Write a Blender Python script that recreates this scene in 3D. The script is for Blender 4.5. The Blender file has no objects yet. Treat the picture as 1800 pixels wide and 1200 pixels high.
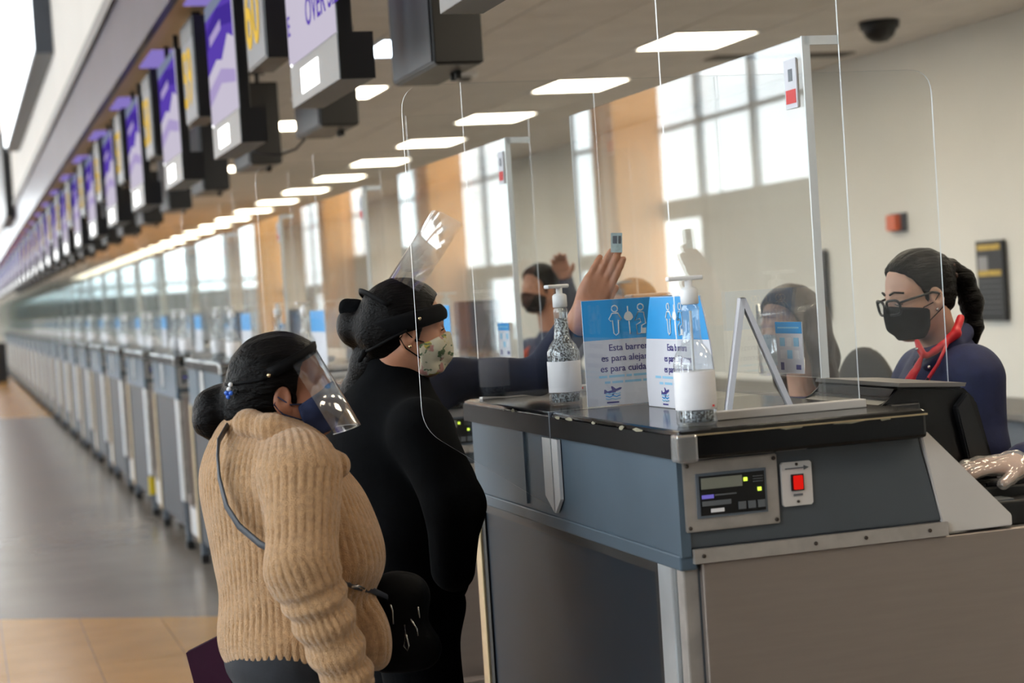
import bpy, bmesh, math, random
import numpy as np
from mathutils import Vector, Matrix, Euler
random.seed(7)
scene = bpy.context.scene
COL = scene.collection

# ------------------------------------------------------------------ camera
cam_d = bpy.data.cameras.new('camera'); cam = bpy.data.objects.new('camera', cam_d); COL.objects.link(cam)
cam_d.sensor_width = 36.0; cam_d.lens = 64.0; cam_d.clip_start = 0.05; cam_d.clip_end = 400
_r = Vector((0.9541, -0.2909, -0.0649)); _f = Vector((0.2901, 0.9565, -0.0288))
_f.normalize(); _r = (_r - _f*_r.dot(_f)).normalized(); _u = _r.cross(_f)
cam.matrix_world = Matrix(((_r.x, _u.x, -_f.x, 0), (_r.y, _u.y, -_f.y, 0), (_r.z, _u.z, -_f.z, 1.5), (0, 0, 0, 1)))
cam_d.dof.use_dof = True; cam_d.dof.focus_distance = 4.05; cam_d.dof.aperture_fstop = 3.6
scene.camera = cam
# ------------------------------------------------------------------ daylight and exposure
world = bpy.data.worlds.new('daylight'); scene.world = world; world.use_nodes = True
bg = world.node_tree.nodes['Background']; bg.inputs[0].default_value = (0.90, 0.96, 1.0, 1); bg.inputs[1].default_value = 8.0
vs = scene.view_settings
vs.view_transform = 'Standard'; vs.look = 'None'; vs.gamma = 1.0; vs.use_curve_mapping = False; vs.exposure = 0.0
TROFFER = 17.0           # strength of the ceiling light panels
cy = scene.cycles
cy.max_bounces = 8; cy.diffuse_bounces = 4; cy.glossy_bounces = 3; cy.transmission_bounces = 8
cy.transparent_max_bounces = 96; cy.caustics_reflective = False; cy.caustics_refractive = False
cy.sample_clamp_indirect = 4.0; cy.adaptive_threshold = .03

# ------------------------------------------------------------------ materials
def srgb(r, g, b):
    f = lambda c: c/12.92 if c <= .04045 else ((c+.055)/1.055)**2.4
    return (f(r/255), f(g/255), f(b/255), 1)
def mat(name, rgb, rough=.6, metal=0., var=.06, scale=8., bump=0., bscale=60., stretch=(1, 1, 1), spec=.5, sheen=0., emit=None, coat=0., ramp=(.3, .7)):
    m = bpy.data.materials.new(name); m.use_nodes = True; nt = m.node_tree; N = nt.nodes; L = nt.links
    b = N['Principled BSDF']
    tc = N.new('ShaderNodeTexCoord'); mp = N.new('ShaderNodeMapping'); mp.inputs['Scale'].default_value = stretch
    L.new(tc.outputs['Object'], mp.inputs['Vector'])
    n = N.new('ShaderNodeTexNoise'); n.inputs['Scale'].default_value = scale; n.inputs['Detail'].default_value = 3
    L.new(mp.outputs[0], n.inputs['Vector'])
    c = srgb(*rgb)
    cr = N.new('ShaderNodeValToRGB')
    cr.color_ramp.elements[0].position = ramp[0]; cr.color_ramp.elements[1].position = ramp[1]
    cr.color_ramp.elements[0].color = tuple(max(0, v*(1-var)) for v in c[:3])+(1,)
    cr.color_ramp.elements[1].color = tuple(min(1, v*(1+var)) for v in c[:3])+(1,)
    L.new(n.outputs['Fac'], cr.inputs[0]); L.new(cr.outputs[0], b.inputs['Base Color'])
    b.inputs['Roughness'].default_value = rough; b.inputs['Metallic'].default_value = metal
    b.inputs['Specular IOR Level'].default_value = spec
    if coat: b.inputs['Coat Weight'].default_value = coat; b.inputs['Coat Roughness'].default_value = .05
    if sheen: b.inputs['Sheen Weight'].default_value = sheen; b.inputs['Sheen Roughness'].default_value = .4
    if bump:
        n2 = N.new('ShaderNodeTexNoise'); n2.inputs['Scale'].default_value = bscale; n2.inputs['Detail'].default_value = 4
        L.new(mp.outputs[0], n2.inputs['Vector'])
        bp = N.new('ShaderNodeBump'); bp.inputs['Strength'].default_value = bump; bp.inputs['Distance'].default_value = .004
        L.new(n2.outputs['Fac'], bp.inputs['Height']); L.new(bp.outputs[0], b.inputs['Normal'])
    if emit:
        b.inputs['Emission Color'].default_value = srgb(*emit[0]); b.inputs['Emission Strength'].default_value = emit[1]
    return m
def sheet_mat(name, tint=(.985, .99, .99), f0=.042, rough=.0, film=0.):
    """clear sheet: see-through with an angle dependent mirror reflection on each face"""
    m = bpy.data.materials.new(name); m.use_nodes = True; nt = m.node_tree; N = nt.nodes; L = nt.links
    for n in list(N): N.remove(n)
    out = N.new('ShaderNodeOutputMaterial'); mx = N.new('ShaderNodeMixShader')
    tr = N.new('ShaderNodeBsdfTransparent'); tr.inputs[0].default_value = (*tint, 1)
    gl = N.new('ShaderNodeBsdfGlossy'); gl.inputs['Roughness'].default_value = rough; gl.inputs['Color'].default_value = (1, 1, 1, 1)
    g = N.new('ShaderNodeNewGeometry'); d = N.new('ShaderNodeVectorMath'); d.operation = 'DOT_PRODUCT'
    L.new(g.outputs['Incoming'], d.inputs[0]); L.new(g.outputs['Normal'], d.inputs[1])
    def mth(op, a, b=None):
        n = N.new('ShaderNodeMath'); n.operation = op
        for i, v in enumerate((a, b)):
            if v is None: continue
            if isinstance(v, (int, float)): n.inputs[i].default_value = v
            else: L.new(v, n.inputs[i])
        return n.outputs[0]
    x = mth('ABSOLUTE', d.outputs['Value']); x = mth('SUBTRACT', 1., x); x = mth('POWER', x, 5.)
    x = mth('MULTIPLY', x, 1-f0); x = mth('ADD', x, f0)
    L.new(x, mx.inputs[0]); L.new(tr.outputs[0], mx.inputs[1]); L.new(gl.outputs[0], mx.inputs[2])
    last = mx.outputs[0]
    if film:
        df = N.new('ShaderNodeBsdfDiffuse'); df.inputs[0].default_value = (.9, .9, .9, 1)
        m2 = N.new('ShaderNodeMixShader'); m2.inputs[0].default_value = film
        L.new(last, m2.inputs[1]); L.new(df.outputs[0], m2.inputs[2]); last = m2.outputs[0]
    L.new(last, out.inputs[0])
    return m
def emis(name, rgb, s):
    m = bpy.data.materials.new(name); m.use_nodes = True; nt = m.node_tree; N = nt.nodes
    for n in list(N): N.remove(n)
    out = N.new('ShaderNodeOutputMaterial'); e = N.new('ShaderNodeEmission')
    tc = N.new('ShaderNodeTexCoord'); ns = N.new('ShaderNodeTexNoise'); ns.inputs['Scale'].default_value = 3
    cr = N.new('ShaderNodeValToRGB'); c = srgb(*rgb)
    cr.color_ramp.elements[0].color = tuple(v*.96 for v in c[:3])+(1,); cr.color_ramp.elements[1].color = c
    nt.links.new(tc.outputs['Object'], ns.inputs['Vector']); nt.links.new(ns.outputs['Fac'], cr.inputs[0])
    nt.links.new(cr.outputs[0], e.inputs[0]); e.inputs[1].default_value = s
    nt.links.new(e.outputs[0], out.inputs[0])
    return m
M = dict(
    acrylic=sheet_mat('clear_acrylic', f0=.046), visor=sheet_mat('clear_visor', (.97, .975, .98), .12, .09, .03),
    glass=sheet_mat('window_glass', (.95, .96, .96), .05),
    edge=mat('acrylic_edge_light', (238, 243, 245), .25, 0, .02, spec=.8),  # white colour stands in for light piped to the sheet edges
    cab=mat('blue_grey_laminate', (84, 99, 112), .45, 0, .05, 5, spec=.15), cabside=mat('slate_laminate', (74, 80, 86), .45, 0, .05, 5),
    navy=mat('dark_blue_laminate', (28, 39, 50), .42, 0, .08, 3, spec=.12), top=mat('black_counter', (18, 18, 19), .13, 0, .2, 20, spec=.3),
    rubber=mat('black_rubber', (22, 23, 24), .55, 0, .1), steel=mat('brushed_steel', (166, 155, 148), .45, .8, .03, 6, .06, 40, (1, 1, 14)),
    strip=mat('worn_steel_strip', (180, 174, 168), .4, .5, .12, 20), alu=mat('aluminium_post', (205, 212, 218), .28, .7, .06, 10),
    white=mat('off_white_panel', (206, 202, 198), .5, 0, .04, 6), dark=mat('charcoal_plastic', (30, 32, 35), .4, 0, .1),
    black=mat('black_plastic', (16, 17, 19), .35, 0, .1), greyp=mat('grey_plastic', (96, 104, 114), .45, 0, .05),
    tan=mat('tan_tile', (194, 146, 86), .24, 0, .07, 4), grey_tile=mat('grey_tile', (136, 126, 116), .24, 0, .08, 2),
    wall=mat('warm_white_wall', (224, 222, 214), .75, 0, .03, 1.5, .03, 90), ceil=mat('ceiling_tile', (236, 232, 228), .85, 0, .05, 3, .1, 120),
    grid=mat('ceiling_grid', (120, 113, 104), .7, 0, .04), soffit=mat('tan_soffit', (222, 194, 156), .5, 0, .05, 2),
    fascia=mat('polished_fascia', (52, 46, 64), .3, 0., .3, 2, spec=.10), bulk=mat('white_bulkhead', (188, 181, 173), .6, 0, .03, 1),
    dstrip=mat('dark_metal_strip', (92, 86, 82), .45, .3, .08, 3), orange=mat('orange_column', (250, 172, 92), .6, 0, .06, 1),
    rear=mat('dark_rear_wall', (70, 66, 62), .7, 0, .05, 1), fac=mat('facade_grey', (150, 152, 156), .6, 0, .06, .6), mull=mat('mullion_grey', (170, 178, 184), .5, .2, .05, 3),
    plastic=mat('white_plastic', (236, 238, 240), .3, 0, .02, 20), label=mat('white_label', (236, 236, 240), .55, 0, .02, 30),
    card=mat('printed_card_white', (222, 222, 230), .5, 0, .02, 10), blue=mat('print_blue', (40, 158, 228), .5, 0, .03, 6),
    navyink=mat('print_navy', (62, 54, 130), .6, 0, .03), skyink=mat('print_sky', (150, 205, 235), .6, 0, .03), ink=mat('print_white', (240, 243, 246), .6, 0, .01),
    redink=mat('print_red', (220, 60, 60), .6, 0, .03), gold=mat('gold_trim', (196, 176, 140), .3, .6, .1, 20),
    gel=sheet_mat('clear_gel_bottle', (.86, .885, .895), .09, .02, .05),
    bubble=mat('gel_bubbles', (150, 158, 164), .12, 0, .9, 230, 1., 300, spec=.9, ramp=(.45, .55)),
    lamp=emis('troffer_diffuser', (255, 240, 212), TROFFER), lampb=emis('cool_troffer_diffuser', (222, 240, 255), TROFFER*.8),
    purpleglow=emis('purple_reflection_glow', (150, 132, 214), .8), signlit=emis('lit_sign_face', (246, 252, 255), 5.0),
    scr_p=emis('screen_purple', (92, 66, 176), .95), scr_d=emis('screen_deep_purple', (70, 48, 150), .95), scr_l=emis('screen_lilac', (176, 160, 206), .95), scr_g=emis('screen_grey_blue', (128, 136, 160), .9),
    scr_m=emis('screen_pale', (206, 198, 216), .95), scr_w=emis('lit_logo_white', (255, 255, 255), 3.2), yel=emis('yellow_digits', (238, 196, 84), 1.0),
    panelgrey=mat('number_panel_grey', (64, 68, 76), .4, 0, .04, 6), band=mat('monitor_grey_band', (84, 82, 80), .4, 0., .04, 6),
    chip=mat('chipped_paint', (150, 145, 124), .7, 0, .15, 40), red=emis('red_lit_rocker', (225, 30, 22), .9), led=emis('green_led', (190, 220, 70), 2.0),
    lcd=mat('lcd_grey_green', (126, 128, 118), .3, 0, .03), led_b=emis('violet_indicator', (120, 110, 200), .8), keyp=mat('key_grey', (96, 100, 104), .4, 0, .05),
    bracket=mat('white_bracket', (214, 216, 218), .35, .1, .03, 20), screw=mat('dark_screw', (70, 62, 56), .4, .6, .1), redsafe=mat('orange_red_plastic', (214, 96, 50), .4, 0, .05),
    gold2=mat('board_gold', (190, 160, 70), .5, 0, .2, 30), paper=mat('grey_paper', (150, 150, 152), .7, 0, .05), yellowtag=mat('yellow_tape', (226, 196, 24), .5, 0, .05),
    edgeblk=mat('added_band_black', (14, 14, 15), .5, 0, .2, 20, spec=.12),
    guard=sheet_mat('worn_clear_guard', (.8, .8, .8), .2, .10, .16),
    fabric=mat('charcoal_chair_fabric', (48, 45, 42), .85, 0, .1, 40, .15), belt=mat('conveyor_rubber', (40, 41, 43), .6, 0, .1), deskg=mat('desk_grey', (110, 108, 106), .5, 0, .05),
)

# ------------------------------------------------------------------ mesh helpers
def link(o, parent=None):
    COL.objects.link(o)
    if parent is not None: o.parent = parent
    return o
def mesh_obj(name, verts, faces, m, parent=None, smooth=False, origin=(0, 0, 0)):
    me = bpy.data.meshes.new(name); me.from_pydata([tuple(v) for v in verts], [], faces); me.validate(); me.update()
    if isinstance(m, (list, tuple)):
        for x in m: me.materials.append(x)
    elif m: me.materials.append(m)
    if smooth:
        for p in me.polygons: p.use_smooth = True
    o = bpy.data.objects.new(name, me); o.location = origin
    return link(o, parent)
def bm_obj(name, bm, m, parent=None, smooth=False, origin=(0, 0, 0)):
    me = bpy.data.meshes.new(name); bmesh.ops.recalc_face_normals(bm, faces=bm.faces); bm.to_mesh(me); bm.free()
    for x in (m if isinstance(m, (list, tuple)) else [m]): me.materials.append(x)
    if smooth:
        for p in me.polygons: p.use_smooth = True
    o = bpy.data.objects.new(name, me); o.location = origin
    return link(o, parent)
def add_box(bm, x0, x1, y0, y1, z0, z1, bev=0.):
    r = bmesh.ops.create_cube(bm, size=1.)
    for v in r['verts']:
        v.co = Vector(((x0+x1)/2+v.co.x*(x1-x0), (y0+y1)/2+v.co.y*(y1-y0), (z0+z1)/2+v.co.z*(z1-z0)))
    if bev:
        es = {e for v in r['verts'] for e in v.link_edges}
        bmesh.ops.bevel(bm, geom=list(es), offset=bev, segments=2, affect='EDGES', profile=.5)
def box(name, x0, x1, y0, y1, z0, z1, m, parent=None, bev=0., origin=(0, 0, 0)):
    bm = bmesh.new(); ox, oy, oz = origin
    add_box(bm, x0-ox, x1-ox, y0-oy, y1-oy, z0-oz, z1-oz, bev)
    return bm_obj(name, bm, m, parent, False, (0, 0, 0) if parent is not None else origin)
def prism(name, poly, axis, a0, a1, m, parent=None, bev=0., origin=(0, 0, 0), edge_m=None):
    """extrude a polygon; axis 'y': poly is (x,z); 'x': (y,z); 'z': (x,y)"""
    def P(p, a):
        v = {'y': (p[0], a, p[1]), 'x': (a, p[0], p[1]), 'z': (p[0], p[1], a)}[axis]
        return tuple(v[i]-origin[i] for i in range(3))
    n = len(poly); bm = bmesh.new()
    va = [bm.verts.new(P(p, a0)) for p in poly]; vb = [bm.verts.new(P(p, a1)) for p in poly]
    bm.faces.new(va); bm.faces.new(vb[::-1])
    for i in range(n):
        f = bm.faces.new((va[i], vb[i], vb[(i+1) % n], va[(i+1) % n]))
        if edge_m: f.material_index = 1
    if bev: bmesh.ops.bevel(bm, geom=bm.edges[:], offset=bev, segments=2, affect='EDGES')
    return bm_obj(name, bm, [m, edge_m] if edge_m else m, parent, False, (0, 0, 0) if parent is not None else origin)
def tube(name, pts, r, m, parent=None, seg=8, flat=1., origin=(0, 0, 0), closed=False):
    pts = [Vector(p)-Vector(origin) for p in pts]; n = len(pts); vs_, fs = [], []
    rr = r if isinstance(r, (list, tuple)) else [r]*n
    up = Vector((0.03, .02, 1))
    for i, p in enumerate(pts):
        if closed: t = pts[(i+1) % n]-pts[i-1]
        else: t = pts[min(i+1, n-1)]-pts[max(i-1, 0)]
        t.normalize(); a = t.cross(up)
        if a.length < .05: a = t.cross(Vector((1, 0, 0)))
        a.normalize(); b = a.cross(t)
        for j in range(seg):
            th = 2*math.pi*j/seg
            vs_.append(p+a*math.cos(th)*rr[i]*flat+b*math.sin(th)*rr[i])
    for i in range(n if closed else n-1):
        for j in range(seg):
            k = (i+1) % n
            fs.append((i*seg+j, i*seg+(j+1) % seg, k*seg+(j+1) % seg, k*seg+j))
    if not closed:
        fs.append(tuple(range(seg))[::-1]); fs.append(tuple((n-1)*seg+j for j in range(seg)))
    return mesh_obj(name, vs_, fs, m, parent, True, (0, 0, 0) if parent is not None else origin)
def lathe(name, prof, m, parent=None, seg=24, loc=(0, 0, 0)):
    vs_, fs = [], []
    for (r, z) in prof:
        for j in range(seg):
            th = 2*math.pi*j/seg; vs_.append((r*math.cos(th), r*math.sin(th), z))
    for i in range(len(prof)-1):
        for j in range(seg):
            fs.append((i*seg+j, i*seg+(j+1) % seg, (i+1)*seg+(j+1) % seg, (i+1)*seg+j))
    fs.append(tuple(range(seg))[::-1]); fs.append(tuple((len(prof)-1)*seg+j for j in range(seg)))
    return mesh_obj(name, vs_, fs, m, parent, True, loc)
def text(name, s, size, m, mw, parent=None, bold=0., sx=1., align='LEFT'):
    """flat lettering as a mesh: mw = 4x4 that maps the text plane to its place"""
    cu = bpy.data.curves.new(name, 'FONT'); cu.body = s; cu.size = size; cu.align_x = align; cu.offset = bold; cu.extrude = .0004; cu.resolution_u = 3
    t = bpy.data.objects.new(name, cu); COL.objects.link(t); bpy.context.view_layer.update()
    me = bpy.data.meshes.new_from_object(t.evaluated_get(bpy.context.evaluated_depsgraph_get()))
    bpy.data.objects.remove(t); me.materials.clear(); me.materials.append(m)
    me.transform(mw @ Matrix.Diagonal((sx, 1, 1, 1)))
    o = bpy.data.objects.new(name, me)
    return link(o, parent)
def plane_mw(o, xdir, ydir):
    x = Vector(xdir).normalized(); y = Vector(ydir).normalized(); z = x.cross(y)
    return Matrix(((x.x, y.x, z.x, o[0]), (x.y, y.y, z.y, o[1]), (x.z, y.z, z.z, o[2]), (0, 0, 0, 1)))
def tag(o, label=None, cat=None, group=None, kind=None):
    if label: o['label'] = label
    if cat: o['category'] = cat
    if group: o['group'] = group
    if kind: o['kind'] = kind
    return o
def thing(name, loc, label, cat, group=None):
    o = bpy.data.objects.new(name, None); o.location = loc; o.empty_display_size = .1; COL.objects.link(o)
    return tag(o, label, cat, group)
def copy_tree(o, delta, parent=None):
    c = o.copy(); COL.objects.link(c)
    if parent is not None: c.parent = parent
    else: c.location = Vector(o.location)+Vector(delta)
    for ch in [x for x in o.children]: copy_tree(ch, delta, c)
    return c
ORD = ['first', 'second', 'third', 'fourth', 'fifth', 'sixth', 'seventh', 'eighth', 'ninth', 'tenth', 'eleventh', 'twelfth', 'thirteenth', 'fourteenth', 'fifteenth', 'sixteenth', 'seventeenth', 'eighteenth', 'nineteenth', 'twentieth', 'twenty-first', 'twenty-second', 'twenty-third', 'twenty-fourth', 'twenty-fifth', 'twenty-sixth', 'twenty-seventh', 'twenty-eighth', 'twenty-ninth', 'thirtieth', 'thirty-first', 'thirty-second', 'thirty-third', 'thirty-fourth', 'thirty-fifth', 'thirty-sixth']
PITCH = 2.07

# ================================================================== the setting
def struct(o, label=None):
    o['kind'] = 'structure'
    if label: o['label'] = label
    return o
Y0, Y1 = -8., 78.
# floor: grey tiled slab with slanting bands of tan stone tiles
bm = bmesh.new(); add_box(bm, -9.3, 6.5, Y0, Y1, -.12, 0.)
floor = bm_obj('floor', bm, M['grey_tile']); struct(floor, 'polished floor of grey and tan stone tiles in wide slanting bands')
def clip(poly, a, b, c):          # keep a*x+b*y<=c
    out = []
    for i, p in enumerate(poly):
        q = poly[(i+1) % len(poly)]; dp = a*p[0]+b*p[1]-c; dq = a*q[0]+b*q[1]-c
        if dp <= 0: out.append(p)
        if dp*dq < 0:
            t = dp/(dp-dq); out.append((p[0]+(q[0]-p[0])*t, p[1]+(q[1]-p[1])*t))
    return out
for i in range(-3, 4):
    for j in range(8):
        x0 = .10+.375*i; y0 = 5.0+.75*j
        pl = clip([(x0+.002, y0+.002), (x0+.373, y0+.002), (x0+.373, y0+.748), (x0+.002, y0+.748)], .65, 1, 9.6)
        if len(pl) > 2: prism('floor_tile', pl, 'z', -.004, .004, M['tan'], floor)
# the tan bands farther away
for c0, c1 in ((29.9, 52.6),):
    prism('tan_band', [(-9.2, c0+.65*9.2), (6.4, c0-.65*6.4), (6.4, c1-.65*6.4), (-9.2, c1+.65*9.2)], 'z', -.004, .004, M['tan'], floor)
# right wall behind the agents, far wall, rear wall
struct(box('wall_right', 6.3, 6.5, Y0, Y1, 0, 3.2, M['wall']), 'plain warm white wall behind the check-in agents')
struct(box('wall_far', 1.1, 6.5, Y1, Y1+.2, 0, 3.2, M['wall']), 'pale wall closing the far end behind the counters')
bm = bmesh.new()
for q in range(8): add_box(bm, -9.3+1.47*q, -9.2+1.47*q, Y1, Y1+.12, 0, 8.2)
for z in (0, 2.6, 5.2, 7.9): add_box(bm, -9.3, 1.1, Y1, Y1+.12, z, z+.14)
add_box(bm, -9.3, 1.1, Y1, Y1+.1, 0, 2.3); add_box(bm, -9.3, 1.1, Y1, Y1+.1, 6.6, 8.1)
w2 = struct(bm_obj('window_added', bm, M['mull']), 'tall glazed far end added to brighten the public hall')  # far-end glazing added to brighten the distant reflections
box('pane', -9.25, 1.05, Y1+.05, Y1+.06, .1, 8.0, M['glass'], w2)
struct(box('wall_rear', -9.3, 6.5, Y0-.2, Y0, 0, 8.2, M['rear']), 'dark grey wall behind the viewer')
struct(box('baseboard_right', 6.28, 6.3, Y0, Y1, 0, .12, M['deskg']), 'grey baseboard along the white wall')
# low grey back cabinets along the right wall
for j in range(9):
    y = 6.0+1.6*j
    t = thing('back_cabinet', (5.95, y+.8, 0), 'long low grey back cabinet against the white wall, %s from the front' % ORD[j], 'cabinet', 'low cabinets along the white wall')
    for nm, a in (('body', (-.3, .3, -.79, .79, .08, .58, M['greyp'])), ('top', (-.34, .33, -.8, .8, .58, .62, M['deskg'])), ('plinth', (-.25, .3, -.78, .78, 0, .08, M['dark']))):
        box(nm, *a[:6], a[6], t, .004)
    for s in (-.4, .4): box('cabinet_door', -.315, -.3, s-.37, s+.37, .11, .55, M['greyp'], t, .003)

# ceiling over the counters: slab with lay-in tiles, troffers in two rows
TX, TY, CX0, CY0 = .61, .75, 1.84, 5.82
ceiling = struct(box('ceiling', 1.1, 6.5, Y0, Y1, 3.015, 3.2, M['grid']), 'brownish grey lay-in tile ceiling above the counters')
tile_me = None; cnt = 0
rest = bmesh.new()
for j in range(-24, 96):
    for i in range(8):
        x0 = CX0+TX*i; y0 = CY0+TY*j
        if x0 > 6.3 or y0 < Y0 or y0+TY > Y1: continue
        if j % 3 == 0 and i in (1, 4): continue          # troffers sit here
        x1 = min(x0+TX, 6.3)
        if 0 <= j < 38 and x1-x0 > TX-.01 and cnt < 290:
            cnt += 1
            if tile_me is None:
                b_ = bmesh.new(); add_box(b_, -TX/2+.006, TX/2-.006, -TY/2+.006, TY/2-.006, -.012, .012)
                o = bm_obj('ceiling_tile', b_, M['ceil'], ceiling); tile_me = o.data
            else:
                o = link(bpy.data.objects.new('ceiling_tile', tile_me), ceiling)
            o.location = (x0+TX/2, y0+TY/2, 3.005)
        else:
            add_box(rest, x0+.006, x1-.006, y0+.006, y0+TY-.006, 2.993, 3.017)
tag(bm_obj('far_ceiling_tiles', rest, M['ceil'], ceiling), kind='stuff')
def troffer(x, y, m, label, group):
    t = thing('ceiling_light', (x, y, 2.99), label, 'ceiling light', group)
    bm = bmesh.new()
    add_box(bm, -TX/2+.008, TX/2-.008, -TY/2+.008, -TY/2+.03, -.006, .02); add_box(bm, -TX/2+.008, TX/2-.008, TY/2-.03, TY/2-.008, -.006, .02)
    add_box(bm, -TX/2+.008, -TX/2+.03, -TY/2, TY/2, -.006, .02); add_box(bm, TX/2-.03, TX/2-.008, -TY/2, TY/2, -.006, .02)
    bm_obj('frame', bm, M['plastic'], t)
    box('diffuser', -TX/2+.03, TX/2-.03, -TY/2+.03, TY/2-.03, .0, .012, m, t)
    return t
tr0 = None
for i, x in ((1, CX0+TX*1.5), (4, CX0+TX*4.5)):
    for q in range(-2, 30):
        y = CY0+TY*(3*q+.5)
        if not (Y0 < y < Y1-2): continue
        lab = 'square lit ceiling panel in the row %s, %s' % ('over the agents' if i == 4 else 'beside the hanging screens', ('%s ahead of the viewer' % ORD[q]) if q >= 0 else '%s behind the viewer' % ORD[-q-1])
        if q == 2 and i == 1: troffer(x, y, M['lampb'], 'bluish lit ceiling panel beside the nearest hanging black box', 'ceiling light panels')
        elif tr0 is None: tr0 = troffer(x, y, M['lamp'], lab, 'ceiling light panels'); tx0, ty0 = x, y
        else:
            c = copy_tree(tr0, (x-tx0, y-ty0, 0)); c['label'] = lab
# tan soffit with purple reflections put in as glowing panels at the front edge of the ceiling
soff = struct(box('trim_1', 1.1, 1.84, Y0, Y1, 2.985, 3.02, M['soffit']), 'tan soffit above the hanging screens')
pl0 = None
for q in range(-5, 28):
    y = 10.9-.05+2.25*q
    if not (Y0 < y < Y1-2): continue
    o = box('soffit_reflection', -.28, .28, -.36, .36, -.006, .008, M['purpleglow'], origin=(0, 0, 0)) if pl0 is None else link(bpy.data.objects.new('soffit_reflection', pl0))
    pl0 = o.data; o.location = (1.44, y, 2.982)
    tag(o, 'purple reflection made as a glowing panel in the tan soffit, %s ahead' % (ORD[q+5]), 'glowing reflection', 'purple soffit reflections')
struct(box('trim_2', 1.06, 1.1, Y0, Y1, 2.96, 3.40, M['fascia']), 'polished metal fascia along the soffit edge')
struct(box('trim_3', 1.03, 1.1, Y0, Y1, 3.40, 3.50, M['dstrip']), 'dark metal strip above the polished fascia')
struct(box('wall_bulkhead', 1.05, 1.3, Y0, Y1, 3.50, 8.2, M['bulk']), 'tall white bulkhead wall above the counters')
struct(box('ceiling_hall', -9.3, 1.1, Y0, Y1, 8.1, 8.3, M['bulk']), 'high white ceiling of the public hall')
# lit sign box on the bulkhead and a black sign beyond it
t = thing('lit_sign_box', (.95, 22.7, 4.0), 'bright white lit sign box on the white bulkhead, upper left', 'sign')
box('housing', -.075, .1, -5., 5.2, 0, 2.2, M['panelgrey'], t); box('lit_face', -.1, -.075, -4.9, 5.1, .06, 2.1, M['signlit'], t)
t = thing('black_hanging_sign', (.95, 33.6, 3.25), 'tall black sign panel on the bulkhead past the lit sign', 'sign')
box('panel', -.04, .1, -1.9, 1.9, 0, 1.45, M['black'], t, .01); box('frame', -.05, -.04, -1.95, 1.95, -.02, .02, M['dark'], t)

# glass front of the hall on the public side
COLS = [4.5+13.5*k for k in range(-1, 6)]
struct(box('wall_left', -9.3, -9.1, Y0, Y1, 7.5, 8.2, M['fac']), 'header wall above the glass front')
bm = bmesh.new(); ys = sorted([Y0]+[c for c in COLS if c > Y0+1]+[Y1]); COLS = ys[1:-1]
prev = Y0
fw = []
for k in range(len(ys)-1):
    a, b = ys[k], ys[k+1]
    n = max(2, int((b-a)/2.25)); st = (b-a)/n
    sill = 2.9 if k % 2 == 0 else 2.1
    add_box(bm, -9.28, -9.1, a, b, sill-.35, sill)              # transom
    for q in range(n+1):
        add_box(bm, -9.25, -9.12, a+st*q-.05, a+st*q+.05, 0, 7.5)
    for z in (4.2, 5.6): add_box(bm, -9.22, -9.14, a, b, z-.04, z+.04)
    for q in range(n):                                           # solid panels low down, doors left clear
        if (q+k) % 3 != 1: fw.append((a+st*q, a+st*(q+1), sill-.35))
struct(bm_obj('window_1', bm, M['mull']), 'tall glass front of the hall with grey mullions')
w1 = bpy.data.objects['window_1']
for a, b, z in fw: box('infill_panel', -9.24, -9.16, a+.05, b-.05, 0, z, M['fac'], w1)
for k in range(len(ys)-1): box('pane', -9.19, -9.18, ys[k]+.05, ys[k+1]-.05, 0, 7.5, M['glass'], w1)
for k, y in enumerate(COLS):
    tag(box('orange_column', -9.1, -8.2, y-.6, y+.6, 0, 8.1, M['orange'], origin=(-8.65, y, 0)), 'square orange column by the glass front, %s from the rear' % ORD[k], 'column', 'orange columns')

# small ceiling and wall fittings
t = thing('dome_camera', (5.53, 10.05, 2.99), 'black dome security camera on the ceiling', 'camera')
lathe('dome', [(.004, -.13), (.05, -.122), (.085, -.095), (.105, -.05), (.105, -.045)], M['black'], t); lathe('mount', [(.12, -.045), (.125, 0)], M['dark'], t)
t = thing('slot_vent', (5.55, 11.55, 2.99), 'dark linear air vent slot in the ceiling near the white wall', 'vent')
box('frame', -.5, .55, -.11, .11, -.008, .004, M['grid'], t)
for i in range(3): box('slot', -.47, .52, -.08+.06*i, -.045+.06*i, -.011, -.006, M['black'], t)
for nm, p, lab in (('smoke_detector', (3.42, 12.0), 'small round smoke detector on the ceiling left of centre'), ('smoke_detector', (3.1, 17.6), 'small round smoke detector farther along the ceiling')):
    t = thing(nm, (*p, 2.99), lab, 'smoke detector'); lathe('base', [(.09, -.03), (.1, 0)], M['plastic'], t); lathe('sensor', [(.04, -.06), (.06, -.03)], M['deskg'], t)
t = thing('fire_alarm', (6.3, 11.31, 1.72), 'small orange red fire alarm box on the white wall', 'alarm')
box('backplate', -.03, 0, -.10, .10, 0, .13, M['panelgrey'], t, .005); box('call_button', -.08, -.03, -.06, .07, .01, .12, M['redsafe'], t, .008)
def board(y0, y1, z0, z1, label, full=True):
    t = thing('notice_board', (6.29, (y0+y1)/2, z0), label, 'notice board'); w = (y1-y0)/2; h = z1-z0
    box('board', -.03, 0, -w, w, 0, h, M['dark'], t, .004)
    if full:
        for z in (h-.06, h*.56): box('gold_strip', -.034, -.03, -w*.85, w*.85, z, z+.035, M['gold2'], t)
        box('paper_note', -.034, -.03, w*.1, w*.8, h*.63, h-.1, M['paper'], t)
        for k in range(7): box('text_line', -.033, -.03, -w*.8, w*.8, .05+.033*k, .056+.033*k, M['keyp'], t)
board(9.99, 10.30, 1.1, 1.61, 'dark notice board with gold strips on the white wall')
board(12.42, 12.55, 1.12, 1.64, 'narrow dark notice board seen beyond the clear screen edge', False)
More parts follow.
